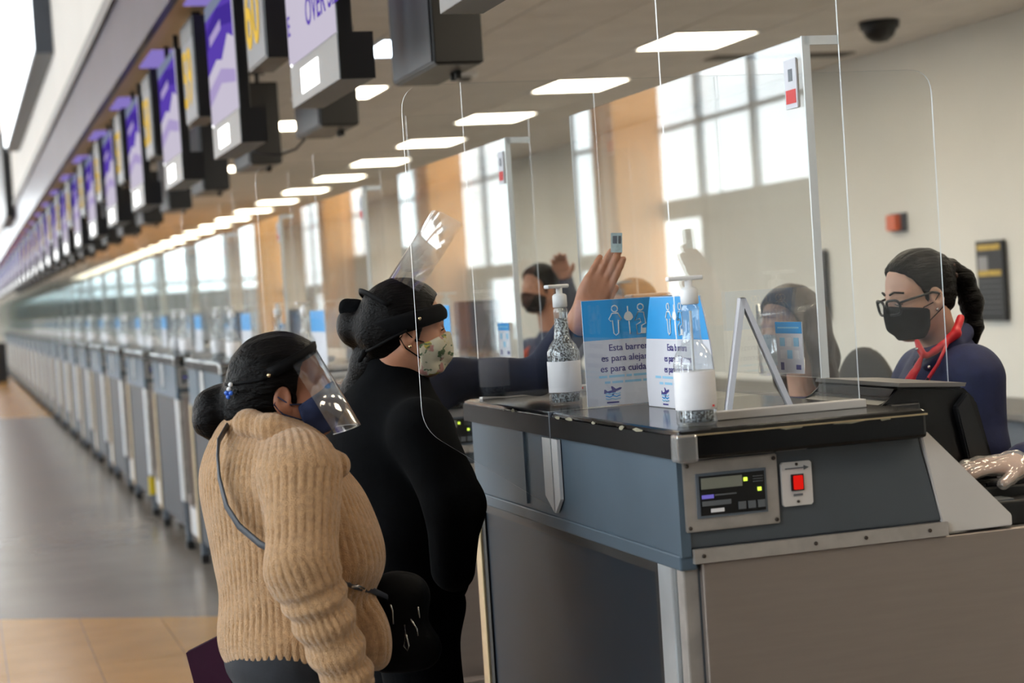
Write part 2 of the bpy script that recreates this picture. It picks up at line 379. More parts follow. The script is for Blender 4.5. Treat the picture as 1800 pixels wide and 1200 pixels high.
tag(box('waste_bin', .78, 1.12, 46.7, 47.1, 0, 1.0, M['dark'], bev=.03, origin=(.95, 46.9, 0)), 'dark upright bin standing far along the public side', 'bin')

# ================================================================== check-in counters
NU = 25
def screws(parent, pts, r=.004, axis='y'):
    for p in pts:
        o = lathe('screw', [(r, 0), (r, .0025), (r*.5, .0035)], M['screw'], parent, 8)
        o.rotation_euler = (math.pi/2, 0, 0) if axis == 'y' else (0, -math.pi/2, 0); o.location = p
def make_counter():
    O = Vector((1.28, 3.2, 0)); t = thing('check_in_counter', O, '', 'counter', 'check-in counters in the long row')
    B = lambda nm, x0, x1, y0, y1, z0, z1, m, par=t, bev=.0: box(nm, x0, x1, y0, y1, z0, z1, m, par, bev, O)
    top = B('countertop', 1.268, 1.79, 3.155, 4.66, 1.158, 1.215, M['top'], bev=.008)
    B('edge_trim', 1.266, 1.79, 3.152, 3.158, 1.2035, 1.2065, M['gold'], top)
    B('joint_strip', 1.265, 1.29, 3.918, 3.926, 1.157, 1.216, M['greyp'], top)
    B('added_matte_band', 1.2655, 1.27, 3.19, 4.658, 1.16, 1.204, M['edgeblk'], top)  # added dark band, keeps the bright hall's reflection off this edge
    g = B('corner_guard', 1.264, 1.306, 3.150, 3.19, 1.154, 1.208, M['guard'], top, .006)
    prism('upper_cabinet', [(1.286, .985), (1.286, 1.158), (1.793, 1.158), (1.838, .985)], 'y', 3.2, 4.63, M['cabside'], t, .004, O)
    prism('front_fascia', [(3.2, .972), (3.2, 1.157), (4.63, 1.157), (4.63, .972)], 'x', 1.279, 1.287, M['cab'], t, 0, O)
    prism('corner_bead', [(1.277, 3.196), (1.277, 3.216), (1.283, 3.216), (1.297, 3.202), (1.297, 3.196)], 'z', .972, 1.157, M['cab'], t, 0, O)
    B('seam_cover', 1.273, 1.28, 4.16, 4.20, .985, 1.157, M['cab'])
    for y in (3.205, 4.612):
        prism('end_panel', [(1.797, 1.168), (1.812, 1.166), (1.992, .984), (1.992, .962), (1.838, .962)], 'y', y-.008, y+.012, M['white'], t, .002, O)
    s = B('mounting_strip', 1.30, 1.842, 3.188, 3.2, .958, .985, M['strip'])
    screws(s, [Vector((x, 3.188, .972))-O for x in (1.318, 1.552, 1.66, 1.8)])
    # lower body
    B('lower_body', 1.31, 1.80, 3.215, 4.62, .12, .965, M['cabside'])
    B('side_panel', 1.318, 2.17, 3.196, 3.216, .05, .957, M['steel'], bev=.003)
    B('side_panel', 1.318, 2.17, 4.612, 4.63, .05, .957, M['steel'], bev=.003)
    B('front_panel', 1.288, 1.31, 3.36, 4.58, .13, .925, M['navy'], bev=.003)
    fr = B('rubber_edging', 1.279, 1.31, 3.30, 4.61, .925, .945, M['rubber'])
    B('rubber_edging', 1.283, 1.31, 3.33, 3.36, .13, .925, M['rubber']); B('rubber_edging', 1.283, 1.31, 4.58, 4.61, .13, .925, M['rubber'])
    B('lower_ledge', 1.274, 1.31, 3.2, 4.63, .945, .975, M['cab'], bev=.004)
    B('corner_post', 1.276, 1.316, 3.252, 3.33, .30, .957, M['alu'], bev=.006); B('corner_post', 1.284, 1.316, 3.214, 3.25, .30, .957, M['strip'], bev=.004)
    B('corner_post', 1.276, 1.316, 4.612, 4.665, .12, .945, M['gold'], bev=.006)
    for y in (3.255, 4.6):
        B('foot', 1.285, 1.325, y, y+.045, 0, .30, M['greyp']); B('foot_pad', 1.28, 1.33, y-.004, y+.05, 0, .05, M['rubber'])
    B('knee_wall', 1.80, 1.84, 3.215, 4.62, .1, .96, M['greyp'])
    w = B('agent_worktop', 1.80, 2.15, 3.218, 4.612, .925, .957, M['deskg'], bev=.004); B('worktop_edge', 2.15, 2.17, 3.2, 4.63, .92, .962, M['plastic'], w)
    B('worktop_leg', 2.06, 2.12, 3.25, 3.31, 0, .925, M['greyp']); B('worktop_leg', 2.06, 2.12, 4.5, 4.56, 0, .925, M['greyp'])
    # baggage scale read-out and lit switch
    prism('scale_readout', [(1.288, 1.018), (1.288, 1.152), (1.483, 1.152), (1.483, 1.018)], 'y', 3.192, 3.2, M['strip'], t, .002, O)
    d = [c for c in t.children if c.name.startswith('scale_readout')][0]
    B('bezel', 1.312, 1.457, 3.189, 3.193, 1.043, 1.128, M['greyp'], d); B('screen', 1.318, 1.452, 3.187, 3.19, 1.048, 1.123, M['black'], d)
    B('lcd', 1.321, 1.405, 3.185, 3.188, 1.098, 1.119, M['lcd'], d); B('badge', 1.321, 1.345, 3.185, 3.188, 1.080, 1.087, M['led_b'], d); B('badge_line', 1.348, 1.392, 3.185, 3.188, 1.084, 1.0865, M['keyp'], d)
    for p, z in ((1.412, 1.110), (1.440, 1.089)): B('led', p-.0035, p+.0035, 3.184, 3.188, z-.0035, z+.0035, M['led'], d)
    for i in range(3): B('key', 1.395+.02*i, 1.41+.02*i, 3.184, 3.188, 1.054, 1.068, M['keyp'], d)
    for i in range(3): B('marking', 1.428, 1.448, 3.185, 3.188, 1.103+.005*i, 1.1045+.005*i, M['keyp'], d)
    B('rating_plate', 1.321, 1.38, 3.185, 3.188, 1.066, 1.075, M['keyp'], d); B('sticker', 1.338, 1.365, 3.185, 3.188, 1.053, 1.060, M['label'], d)
    screws(d, [Vector((x, 3.192, z))-O for x in (1.296, 1.475) for z in (1.026, 1.144)])
    p = prism('switch_plate', [(1.491, 1.052), (1.495, 1.048), (1.551, 1.048), (1.555, 1.052), (1.555, 1.129), (1.551, 1.133), (1.495, 1.133), (1.491, 1.129)], 'y', 3.193, 3.2, M['white'], t, 0, O)
    B('switch_well', 1.510, 1.536, 3.190, 3.194, 1.077, 1.109, M['black'], p); B('red_rocker', 1.5135, 1.5325, 3.184, 3.191, 1.0795, 1.1065, M['red'], p, .002)
    B('arrow_mark', 1.499, 1.54, 3.191, 3.1935, 1.1195, 1.1215, M['keyp'], p); prism('arrow_head', [(1.538, 1.116), (1.538, 1.125), (1.549, 1.1205)], 'y', 3.191, 3.1935, M['keyp'], p, 0, O)
    B('caption', 1.514, 1.533, 3.191, 3.1935, 1.067, 1.071, M['keyp'], p)
    screws(p, [Vector((1.523, 3.193, z))-O for z in (1.056, 1.128)], .003)
    return t
c0 = make_counter()
c0['label'] = 'nearest blue grey check-in counter with steel side and lit red switch'
for k in range(1, NU):
    c = copy_tree(c0, (0, PITCH*k, 0)); c['label'] = 'blue grey check-in counter, %s in the row from the viewer' % ORD[k]
    if k == 5:
        o = box('yellow_tape', -.012, .05, .05, .1, .16, .29, M['yellowtag'], c); o['label'] = 'yellow tape wrapped on the front foot'
# paint chips on the nearest counter's worn black edge
for (x, y, w, h) in ((1.268, 3.36, .07, .012), (1.268, 3.45, .03, .016), (1.268, 3.62, .025, .01), (1.268, 3.78, .05, .014), (1.268, 3.86, .04, .010), (1.268, 4.2, .025, .012), (1.268, 4.28, .012, .008), (1.50, 3.155, .05, -1), (1.62, 3.155, .07, -1), (1.70, 3.155, .03, -1)):
    n = 9; pl = []
    for i in range(n):
        a = 2*math.pi*i/n; r = .6+.6*random.random()
        pl.append((math.cos(a)*w*.5*r, math.sin(a)*(h if h > 0 else .006)*.6*r))
    if h > 0: o = prism('paint_chip', [(y+p[0]-3.2, 1.2065+p[1]*.6) for p in pl], 'x', -.0156, -.0143, M['chip'], c0)
    else: o = prism('paint_chip', [(x+p[0]-1.28, 1.203+p[1]) for p in pl], 'y', -.0465, -.0445, M['chip'], c0)

# clear acrylic screens
def rounded(pts, rad, n=6):
    out = []
    for i, p in enumerate(pts):
        a = Vector(pts[i-1]); b = Vector(p); c = Vector(pts[(i+1) % len(pts)]); r = rad[i]
        if r <= 0: out.append(tuple(b)); continue
        u = (a-b).normalized(); v = (c-b).normalized()
        for j in range(n+1):
            s = j/n; q0 = b+u*r*(1-s); q1 = b+v*r*s; out.append(tuple(q0*(1-s)+q1*s))
    return out
T = .0045
W_out = rounded([(.972, 1.965), (2.293, 1.965), (2.293, 1.0), (1.86, 1.0), (1.86, 1.2165), (1.262, 1.2165), (1.262, 1.0), (1.277, .985), (.972, 1.205)][:6]+[(1.274, 1.2165), (1.274, .99), (.972, 1.20)], [.06, .06, 0, 0, 0, 0, 0, 0, .05])
def make_screens():
    r = []
    O = Vector((1.28, 3.93, 1.215)); t = thing('dividing_screen', O, '', 'acrylic screen', 'wide dividing screens across the counters')
    prism('sheet', W_out, 'y', 3.928, 3.928+T, M['acrylic'], t, 0, O, M['edge'])
    prism('angle_bracket', [(3.885, 1.155), (3.926, 1.155), (3.926, .985), (3.885, 1.02)], 'x', 1.268, 1.276, M['bracket'], t, 0, O)
    prism('angle_bracket', [(3.934, 1.155), (3.995, 1.155), (3.995, 1.02), (3.934, .985)], 'x', 1.268, 1.276, M['bracket'], t, 0, O)
    r.append(t)
    for nm, y, who in (('n', 3.322, 'near'), ('f', 4.60, 'far')):
        O = Vector((1.53, y, 1.215)); t = thing('side_screen', O, '', 'acrylic screen', 'upright side screens on the counter ends')
        prism('sheet', [(1.345, 1.222), (1.345, 2.045), (1.735, 2.045), (1.735, 1.222)] if nm == 'n' else [(1.30, 1.222), (1.30, 2.047), (1.668, 2.047), (1.668, 1.222)], 'y', y, y+T, M['acrylic'], t, 0, O, M['edge'])
        box('base_rail', (1.352 if nm == 'n' else 1.30), 1.742, y-.014, y+.016, 1.215, 1.232, M['white'], t, .002, O)
        r.append(t)
    O = Vector((1.66, 4.05, 1.28)); t = thing('service_screen', O, '', 'acrylic screen', 'long service screens facing the customers')
    prism('sheet', [(3.33, 1.28), (3.33, 1.968), (4.79, 1.968), (4.79, 1.28)], 'x', 1.66, 1.66+T, M['acrylic'], t, 0, O, M['edge'])
    box('top_flange', 1.66, 1.735, 3.326, 3.333, 1.95, 1.968, M['edge'], t, 0, O)
    box('edge_strip', 1.655, 1.672, 3.326, 3.331, 1.28, 1.968, M['edge'], t, 0, O)
    s = box('sticker', 1.657, 1.66, 3.365, 3.42, 1.83, 1.93, M['card'], t, 0, O); box('sticker_print', 1.6562, 1.657, 3.37, 3.415, 1.84, 1.868, M['redink'], s, 0, O); box('sticker_mark', 1.6562, 1.657, 3.382, 3.4, 1.885, 1.91, M['greyp'], s, 0, O)
    for y in (3.345, 4.55): box('foot_clip', 1.662, 1.672, y, y+.012, 1.215, 1.285, M['acrylic'], t, 0, O)
    r.append(t)
    return r
scr0 = make_screens()
SN = ['wide clear dividing screen jutting towards the customers from the %s counter', 'upright clear side screen on the near end of the %s counter', 'upright clear side screen on the far end of the %s counter', 'long clear service screen with a small sticker on the %s counter']
for s, l in zip(scr0, SN): s['label'] = l % 'nearest'
for k in range(1, NU-1):
    for s, l in zip(scr0, SN):
        c = copy_tree(s, (0, PITCH*k, 0)); c['label'] = l % ORD[k]

# pump bottles of hand gel
def make_bottle(loc):
    t = thing('gel_pump_bottle', loc, '', 'bottle', 'gel pump bottles on the counters')
    k = .92
    body = lathe('body', [(r*k, z*k) for r, z in ((.040, 0), (.043, .006), (.043, .02), (.0425, .03), (.0425, .125), (.0415, .14), (.033, .157), (.023, .17), (.0195, .185), (.0175, .235), (.0185, .238), (.0185, .246), (.016, .25), (.016, .26))], M['gel'], t, 28)
    lathe('label', [(r*k, z*k) for r, z in ((.0432, .034), (.0436, .035), (.0436, .113), (.0432, .114))], M['label'], body, 28)
    lathe('gel_surface', [(.036*k, .008), (.037*k, .03*k), (.037*k, .031*k)], M['bubble'], body, 20)
    box('label_mark', .018, .022, -.0385, -.0375, .036, .040, M['redink'], body)
    lathe('dip_tube', [(.0028, .012), (.0028, .24*k)], M['plastic'], body, 8)
    cap = lathe('pump_cap', [(r*k, z*k) for r, z in ((.0165, .253), (.019, .255), (.019, .283), (.016, .287), (.0085, .29), (.0085, .306))], M['plastic'], t, 20)
    bm = bmesh.new()
    add_box(bm, -.045, .028, -.0085, .0085, .279, .288, .003)
    bm_obj('pump_spout', bm, M['plastic'], cap)
    return t
b0 = make_bottle((1.345, 3.245, 1.2155)); b0['label'] = 'clear gel pump bottle with white label at the nearest counter corner'
bub = lathe('bubbly_gel', [(.0405*.92, .11*.92), (.0412*.92, .126*.92), (.0395*.92, .139*.92), (.031*.92, .155*.92), (.021*.92, .168*.92), (.0175*.92, .185*.92), (.0155*.92, .225*.92)], M['bubble'], None, 24)
COL.objects.unlink(bub); me_bub = bub.data
def bottle(loc, lab, rot=0., bubbles=False):
    c = copy_tree(b0, Vector(loc)-Vector(b0.location)); c['label'] = lab; c.rotation_euler.z = rot
    if bubbles: link(bpy.data.objects.new('bubbly_gel', me_bub), c)
    return c
b2 = bottle((1.378, 4.13, 1.2155), 'clear gel bottle full of bubbles beside the blue notice card', .5, True)
for k in range(1, 16):
    bottle((1.36, 3.245+PITCH*k+.0, 1.2155), 'clear gel pump bottle on the near end of the %s counter' % ORD[k], .3*k)
    bottle((1.40, 4.13+PITCH*k, 1.2155), 'clear gel pump bottle past the dividing screen of the %s counter' % ORD[k], .5+.4*k)

# printed notice cards
def icon_tubes(parent, mw, s=1.):
    def tb(nm, pts, r=.0016, closed=False):
        pp = [mw @ Vector((p[0]*s, p[1]*s, .0008)) for p in pts]
        tube(nm, pp, r*s, M['ink'], parent, 5, closed=closed)
    circ = lambda cx, cy_, r: [(cx+r*math.cos(2*math.pi*i/12), cy_+r*math.sin(2*math.pi*i/12)) for i in range(12)]
    tb('icon_head', circ(-.033, .0265, .0075), closed=True)
    tb('icon_person', [(-.040, .016), (-.026, .016), (-.0175, .002), (-.022, -.002), (-.025, .0), (-.026, -.03), (-.033, -.035), (-.038, -.03), (-.040, .0), (-.044, -.002), (-.0485, .003)], closed=True)
    tb('icon_bar', [(-.001, .031), (-.001, .014)]); tb('icon_bar', [(.001, -.004), (.002, -.035)])
    heart = [(.0115*math.cos(a)*(1 if math.sin(a) > -.2 else .8), .006+.011*math.sin(a)-.002*math.cos(a*2)) for a in [2*math.pi*i/14 for i in range(14)]]
    v = [tuple(mw @ Vector((p[0]*s, p[1]*s, .0012))) for p in heart]; mesh_obj('icon_heart', v, [tuple(range(14))], M['ink'], parent)
    tb('icon_head', circ(.031, .0265, .0075), closed=True)
    tb('icon_seated', [(.024, .016), (.038, .014), (.042, -.012), (.032, -.016), (.030, -.034), (.020, -.036), (.018, -.014), (.03, -.008), (.028, .0), (.016, -.004)], closed=True)
    v = [tuple(mw @ Vector((x*s, y*s, .0012))) for x, y in ((.029, -.022), (.042, -.022), (.041, -.035), (.031, -.035))]; mesh_obj('icon_seat', v, [(0, 1, 2, 3)], M['ink'], parent)
def notice(name, mw, w, h, label, group, lines, wtop=None, curve=0., par_loc=None, fine=True, detail=True):
    """upright printed card; mw maps (u right, v up, n out) with origin at the bottom centre of the print side"""
    loc = par_loc or (mw @ Vector((0, 0, 0))); t = thing(name, loc, label, 'notice card', group)
    L = Matrix.Translation(-Vector(loc)) @ mw
    wt = wtop or w; n = 10
    def strip(nm, v0, v1, m, n0, n1):
        vs_, fs = [], []
        for i in range(n+1):
            v = v0+(v1-v0)*i/n; f = v/h; hw = (w+(wt-w)*f**1.6)/2+curve*math.sin(math.pi*f)
            for u, nn in ((-hw, n0), (hw, n0), (hw, n1), (-hw, n1)): vs_.append(L @ Vector((u, v, nn)))
        for i in range(n):
            for j in range(4): fs.append((i*4+j, i*4+(j+1) % 4, i*4+4+(j+1) % 4, i*4+4+j))
        fs.append((3, 2, 1, 0)); fs.append(tuple(n*4+j for j in range(4)))
        return mesh_obj(nm, vs_, fs, m, t)
    cd = strip('card', 0, h, M['card'], -.003, 0)
    strip('blue_header', h*.62, h-.001, M['blue'], 0, .0006)
    if detail:
        icon_tubes(cd, L @ Matrix.Translation((0, h*.80, .0006)), h/.245)
        for i, s in enumerate(lines):
            text('lettering', s, h*.088, M['navyink'], L @ Matrix.Translation((0, h*(.515-.098*i), .0006)), cd, .00015, 1., 'CENTER')
        for i, seg in enumerate((((-.36, -.27), (-.25, -.08), (-.06, .0), (.02, .18), (.2, .35)), ((-.30, -.24), (-.22, -.1), (-.08, .1), (.12, .3)))):
            for a, b in seg:          # two lines of print too fine to read
                v0 = h*(.262-.055*i); mesh_obj('small_print', [tuple(L @ Vector((u*w, v, .0008))) for u, v in ((a, v0), (b, v0), (b, v0+h*.022), (a, v0+h*.022))], [(0, 1, 2, 3)], M['skyink'], cd)
        lg = L @ Matrix.Translation((-w*.22, h*.07, .0006)) @ Matrix.Scale(h/.245, 4)
        pl = [(-.022, .011), (-.021, .020), (-.017, .020), (-.013, .0155), (-.002, .018), (-.004, .027), (0, .027), (.008, .0205), (.018, .0235), (.023, .0225), (.020, .0185), (.008, .0145), (.001, .006), (-.003, .006), (-.001, .0125), (-.012, .010)]
        mesh_obj('plane_emblem', [tuple(lg @ Vector((p[0], p[1], .0003))) for p in pl], [tuple(range(len(pl)))], M['navyink'], cd)
        for i in range(3):
            tube('wave_emblem', [lg @ Vector((-.018+.0045*j, .010-.006*i+.0015*math.sin(j*1.7+i), .0003)) for j in range(9)], .0013, M['blue' if i % 2 else 'skyink'], cd, 5)
        mesh_obj('emblem_caption', [tuple(lg @ Vector((u, v, .0003))) for u, v in ((-.016, -.012), (.014, -.012), (.014, -.0085), (-.016, -.0085))], [(0, 1, 2, 3)], M['navyink'], cd)
    return t
LINES = ('Esta barrera', 'es para alejarnos', 'es para cuidarnos')
notice('notice_card', plane_mw((1.485, 3.958, 1.2165), (1, 0, 0), (0, 0, 1)), .225, .245, 'blue and white printed notice card facing the viewer behind the dividing screen', 'printed notice cards', LINES)
nc = notice('notice_card', plane_mw((1.485, 3.67, 1.2165), (.02, -1, 0), (0, 0, 1)), .36, .245, 'blue and white printed notice card turned to the customers behind the nearest bottle', 'printed notice cards', LINES, wtop=.27, curve=.012)
far_card = notice('notice_card', plane_mw((1.5, 3.70+PITCH, 1.2165), (.02, -1, 0), (0, 0, 1)), .30, .245, 'blue and white notice card standing on the second counter', 'printed notice cards', LINES, detail=False)
for k in range(1, 14):
    c = copy_tree(far_card, (0, PITCH*k, 0)); c['label'] = 'blue and white notice card standing on the %s counter' % ORD[k+1]
# small leaflets taped low on the service screens
def leaflet(y, k, lab):
    t = thing('leaflet', (1.655, y, 1.287), lab, 'leaflet', 'small blue and white leaflets on the service screens')
    box('sheet', -.001, .001, -.062, .062, 0, .107, M['card'], t); box('blue_header', -.002, -.001, -.062, .062, .083, .107, M['blue'], t); box('header_line', -.0025, -.002, -.05, .05, .0935, .0965, M['skyink'], t)
    for i in range(3):
        for j in range(2): box('pictogram', -.0018, -.001, -.045+.033*i, -.022+.033*i, .03+.026*j, .048+.026*j, M['skyink' if (i+j) % 2 else 'label'], t)
    box('emblem', -.0018, -.001, .03, .045, .006, .022, M['navyink'], t); box('emblem', -.0018, -.001, -.05, -.028, .008, .018, M['navyink'], t)
    return t
lf = leaflet(3.465, 0, 'small blue and white leaflet low on the nearest service screen')
for k in range(1, 6):
    c = copy_tree(lf, (0, PITCH*k, 0)); c['label'] = 'small blue and white leaflet low on the service screen of the %s counter' % ORD[k]

# folded white easel seen end on, terminal backs, monitors
t = thing('folded_easel_sign', (1.56, 3.46, 1.2155), 'thin white A-shaped easel standing on the nearest counter', 'easel')
vd = Vector((.36, .93, 0)).normalized(); sd = Vector((.93, -.36, 0))
for s, foot in ((-1, -.052), (1, .078)):
    a = sd*foot; b = sd*(-.009)+Vector((0, 0, .235)); w = sd*.0055
    P = [a-w-vd*.06, a+w-vd*.06, b+w-vd*.06, b-w-vd*.06]; Q = [p+vd*.12 for p in P]
    mesh_obj('leaf', P+Q, [(0, 1, 2, 3), (7, 6, 5, 4), (0, 4, 5, 1), (1, 5, 6, 2), (2, 6, 7, 3), (3, 7, 4, 0)], M['card'], t)
def terminal(loc, w, h, label, m):
    t = thing('terminal_monitor', loc, label, 'monitor', 'agent terminals')
    box('housing', -w/2, w/2, -.03, .03, .075, h, m, t, .006); box('stand', -w/2*.8, w/2*.95, -.06, .06, 0, .078, m, t, .005); box('screen', -w/2+.01, w/2-.01, .03, .033, .09, h-.012, M['scr_g'], t)
    return t
t0 = terminal((1.745, 4.42, 1.2155-.0), .17, .25, 'blue grey terminal screen seen from behind past the notice cards', M['greyp'])
for k in range(1, 7):
    c = copy_tree(t0, (0.1, PITCH*k, 0)); c['label'] = 'blue grey terminal screen seen from behind at the %s counter' % ORD[k]
# slanted monitor sunk in the nearest agent desk
t = thing('sunken_monitor', (1.9, 3.55, .957), 'black slanted monitor sunk into the nearest agent desk', 'monitor')
O = Vector(t.location)
body = prism('housing', [(1.815, .957), (1.822, 1.205), (1.86, 1.215), (1.872, 1.243), (2.03, 1.232), (2.062, 1.20), (2.105, 1.03), (2.105, .957)], 'y', 3.42, 3.78, M['black'], t, .006, O)
prism('top_bezel', [(1.868, 1.243), (1.872, 1.251), (2.03, 1.240), (2.026, 1.232)], 'y', 3.405, 3.79, M['deskg'], t, 0, O)
box('card_reader', 1.845, 1.915, 3.40, 3.425, 1.19, 1.208, M['dark'], t, .004, O)
prism('side_cheek', [(2.0, 1.19), (2.03, 1.22), (2.09, 1.03), (2.04, 1.0)], 'y', 3.40, 3.42, M['dark'], t, .003, O)
t = thing('desk_phone', (2.10, 3.86, .957), 'black desk phone beside the sunken monitor', 'phone')
prism('base', [(-.05, 0), (-.05, .16), (-.02, .19), (.05, .06), (.05, 0)], 'y', -.06, .08, M['dark'], t, .008); prism('handset', [(-.055, .17), (-.03, .215), (.01, .165), (0, .13), (-.03, .14)], 'y', -.05, .03, M['black'], t, .01)
t = thing('document_printer', (2.03, 4.2, .957), 'low black printer with a label on the agent desk', 'printer')
box('body', -.15, .12, -.12, .12, 0, .12, M['black'], t, .008); box('paper_slot', -.12, .1, -.124, -.12, .085, .095, M['gold2'], t); box('lid', -.14, .11, -.11, .11, .12, .132, M['dark'], t, .004); box('label_plate', -.15, -.085, -.125, -.12, .03, .07, M['label'], t); box('label_mark', -.143, -.10, -.1258, -.125, .046, .056, M['keyp'], t)
t = thing('keyboard', (2.045, 3.40, .957), 'black keyboard under the gloved hand', 'keyboard')
box('case', -.10, .105, -.08, .08, 0, .07, M['dark'], t, .006)
for i in range(6):
    for j in range(4): box('key', -.085+.031*i, -.058+.031*i, -.068+.035*j, -.038+.035*j, .07, .076, M['black'], t)
t = thing('desk_tray', (2.02, 3.262, .957), 'flat dark equipment tray at the front of the agent desk', 'tray')
box('tray', -.1, .13, -.035, .035, 0, .05, M['black'], t, .004); box('switch_row', -.1, .0, -.03, .02, .05, .054, M['keyp'], t)

# baggage conveyors between the counters
def make_belt():
    t = thing('baggage_conveyor', (1.3, 4.96, 0), '', 'conveyor', 'baggage conveyors between the counters')
    box('belt', 0.05, .6, -.22, .19, .27, .30, M['belt'], t, .005); box('side_rail', 0, .65, -.27, -.22, .12, .36, M['steel'], t, .004); box('side_rail', 0, .65, .19, .24, .12, .36, M['steel'], t, .004)
    box('front_plate', 0, .05, -.22, .19, .12, .29, M['alu'], t); box('base', .1, .6, -.2, .17, 0, .27, M['dark'], t)
    return t
bl = make_belt(); bl['label'] = 'low baggage conveyor between the nearest two counters'
for k in range(1, NU-1):
    c = copy_tree(bl, (0, PITCH*k, 0)); c['label'] = 'low baggage conveyor behind the %s counter in the row' % ORD[k]

# ================================================================== hanging displays
def make_display():
    t = thing('overhead_display', (1.2, 5.62, 2.19), '', 'display', 'overhead purple displays')
    box('housing', .0, .05, .0, .83, .14, .70, M['black'], t, .004)
    box('logo_band', -.003, .11, 0, .83, 0, .145, M['band'], t, .003); box('band_end', .0, .112, -.006, 0, .0, .147, M['black'], t)
    sc = box('screen', -.004, .0, .012, .818, .15, .695, M['scr_m'], t)
    def poly(nm, pts, m, d): mesh_obj(nm, [(-.0042-d, .012+.806*(1-u), .15+.545*v) for u, v in pts], [tuple(range(len(pts)))], m, sc)
    poly('purple_field', [(0, .42), (.35, .50), (.55, .46), (.8, .62), (1, .55), (1, 1), (0, 1)], M['scr_p'], 0)
    poly('deep_band', [(0, .62), (.5, .74), (1, .66), (1, .82), (.45, .9), (0, .80)], M['scr_d'], .0006)
    poly('sky_band', [(0, .88), (1, .93), (1, 1), (0, 1)], M['scr_g'], .0012)
    poly('lilac_band', [(0, .16), (.5, .28), (1, .2), (1, .30), (.5, .40), (0, .30)], M['scr_l'], .0006)
    box('white_logo', -.006, -.003, .32, .62, .03, .115, M['scr_w'], t); box('indicator', -.006, -.003, .78, .80, .145, .155, M['scr_w'], t)
    for y in (.2, .63): box('hanger', .02, .045, y-.012, y+.012, .70, .80, M['black'], t)
    return t
D0 = make_display()
D0.name = 'overhead_display'
def lettered(t, s, size, y, z, m=None):
    return text('lettering', s, size, m or M['scr_p'], plane_mw((-.0062, y, z), (0, -1, 0), (0, 0, 1)), t, .001)
labs = {}
disp = []
for k in range(-1, NU):
    c = D0 if k == 0 else copy_tree(D0, (0, PITCH*k, 0)); disp.append((k, c))
    c['label'] = {-1: 'overhead display whose lower corner shows at the top edge', 0: 'nearest purple overhead display reading OVER SIZE', 1: 'second purple overhead display, beside the yellow sixty sign'}.get(k, 'purple overhead display, %s in the hanging row' % ORD[k])
for k, c in disp:
    if k == 0:
        # pale lower half with the words OVER SIZE
        mesh_obj('pale_field', [(-.0068, .014, .152), (-.0068, .816, .152), (-.0068, .816, .42), (-.0068, .014, .56)], [(0, 1, 2, 3)], M['scr_m'], c)
        o = lettered(c, 'OVER SIZE', .135, .46, .235); o.location.x = -.002
        o = lettered(c, 'E', .10, .80, .25); o.location.x = -.002
    elif k >= 1:
        mesh_obj('screen_caption', [(-.0066, y, z) for y, z in ((.70, .50), (.34, .53), (.34, .575), (.70, .545))], [(0, 1, 2, 3)], M['scr_l'], c)
def make_number():
    t = thing('counter_number_sign', (1.2, 6.92, 2.44), '', 'number sign', 'yellow counter number signs')
    box('box_housing', .0, .10, 0, .45, 0, .50, M['black'], t, .004); box('face', -.004, 0, .01, .44, .01, .49, M['panelgrey'], t); box('top_strip', -.006, -.004, .01, .44, .40, .49, M['dark'], t)  # dark strip along the top of the face
    box('hanger', .03, .07, .2, .25, .5, .55, M['black'], t)
    return t
N0 = make_number()
nums = [(k, N0 if k == 0 else copy_tree(N0, (0, PITCH*k, 0))) for k in range(-1, NU-1)]
for k, c in nums:
    num = 60-k
    c['label'] = 'counter number sign reading %d in yellow, %s' % (num, 'just above the top edge of the view' if k == -1 else 'hung %s in the row' % ORD[k])
    if k < 14: text('digits', str(num), .40, M['yel'], plane_mw((-.0066, .435, .085), (0, -1, 0), (0, 0, 1)), c, .004, .86)
def make_hang():
    t = thing('hanging_black_box', (1.65, 6.15, 2.30), '', 'screen box', 'black screen boxes over the agents')
    box('housing', 0, .18, 0, .62, 0, .46, M['black'], t, .006); box('glossy_face', -.006, 0, .02, .60, .01, .45, M['dark'], t); box('underside', .01, .17, .01, .61, -.004, .002, M['dark'], t)
    for y in (.15, .47): tube('suspension_rod', [(.09, y, .46), (.09, y, .685)], .012, M['black'], t, 8)
    for y in (.2, .42): tube('cross_arm', [(.0, y, .56), (.18, y, .56)], .007, M['black'], t, 6)
    for y in (.2, .26): box('bracket_tab', .13, .15, y, y+.02, -.03, 0, M['black'], t)
    return t
H0 = make_hang()
for k in range(-1, NU-1):
    c = H0 if k == 0 else copy_tree(H0, (0, PITCH*k, 0)); c['label'] = 'black screen box hanging over the agents, %s' % ('behind the nearest' if k == -1 else ('nearest to the viewer' if k == 0 else '%s in the row' % ORD[k]))
cb = Vector((2.05, 8.9, 2.35)); t = thing('loose_cable', cb, 'thin black cable drooping between the hanging boxes', 'cable')
tube('cable', [Vector(p)-cb for p in ((1.401,8.902,2.266), (1.466,8.882,2.239), (1.558,8.854,2.225), (1.640,8.829,2.250), (1.697,8.814,2.307), (1.735,8.805,2.388), (1.752,8.802,2.485))], .006, M['black'], t, 6)

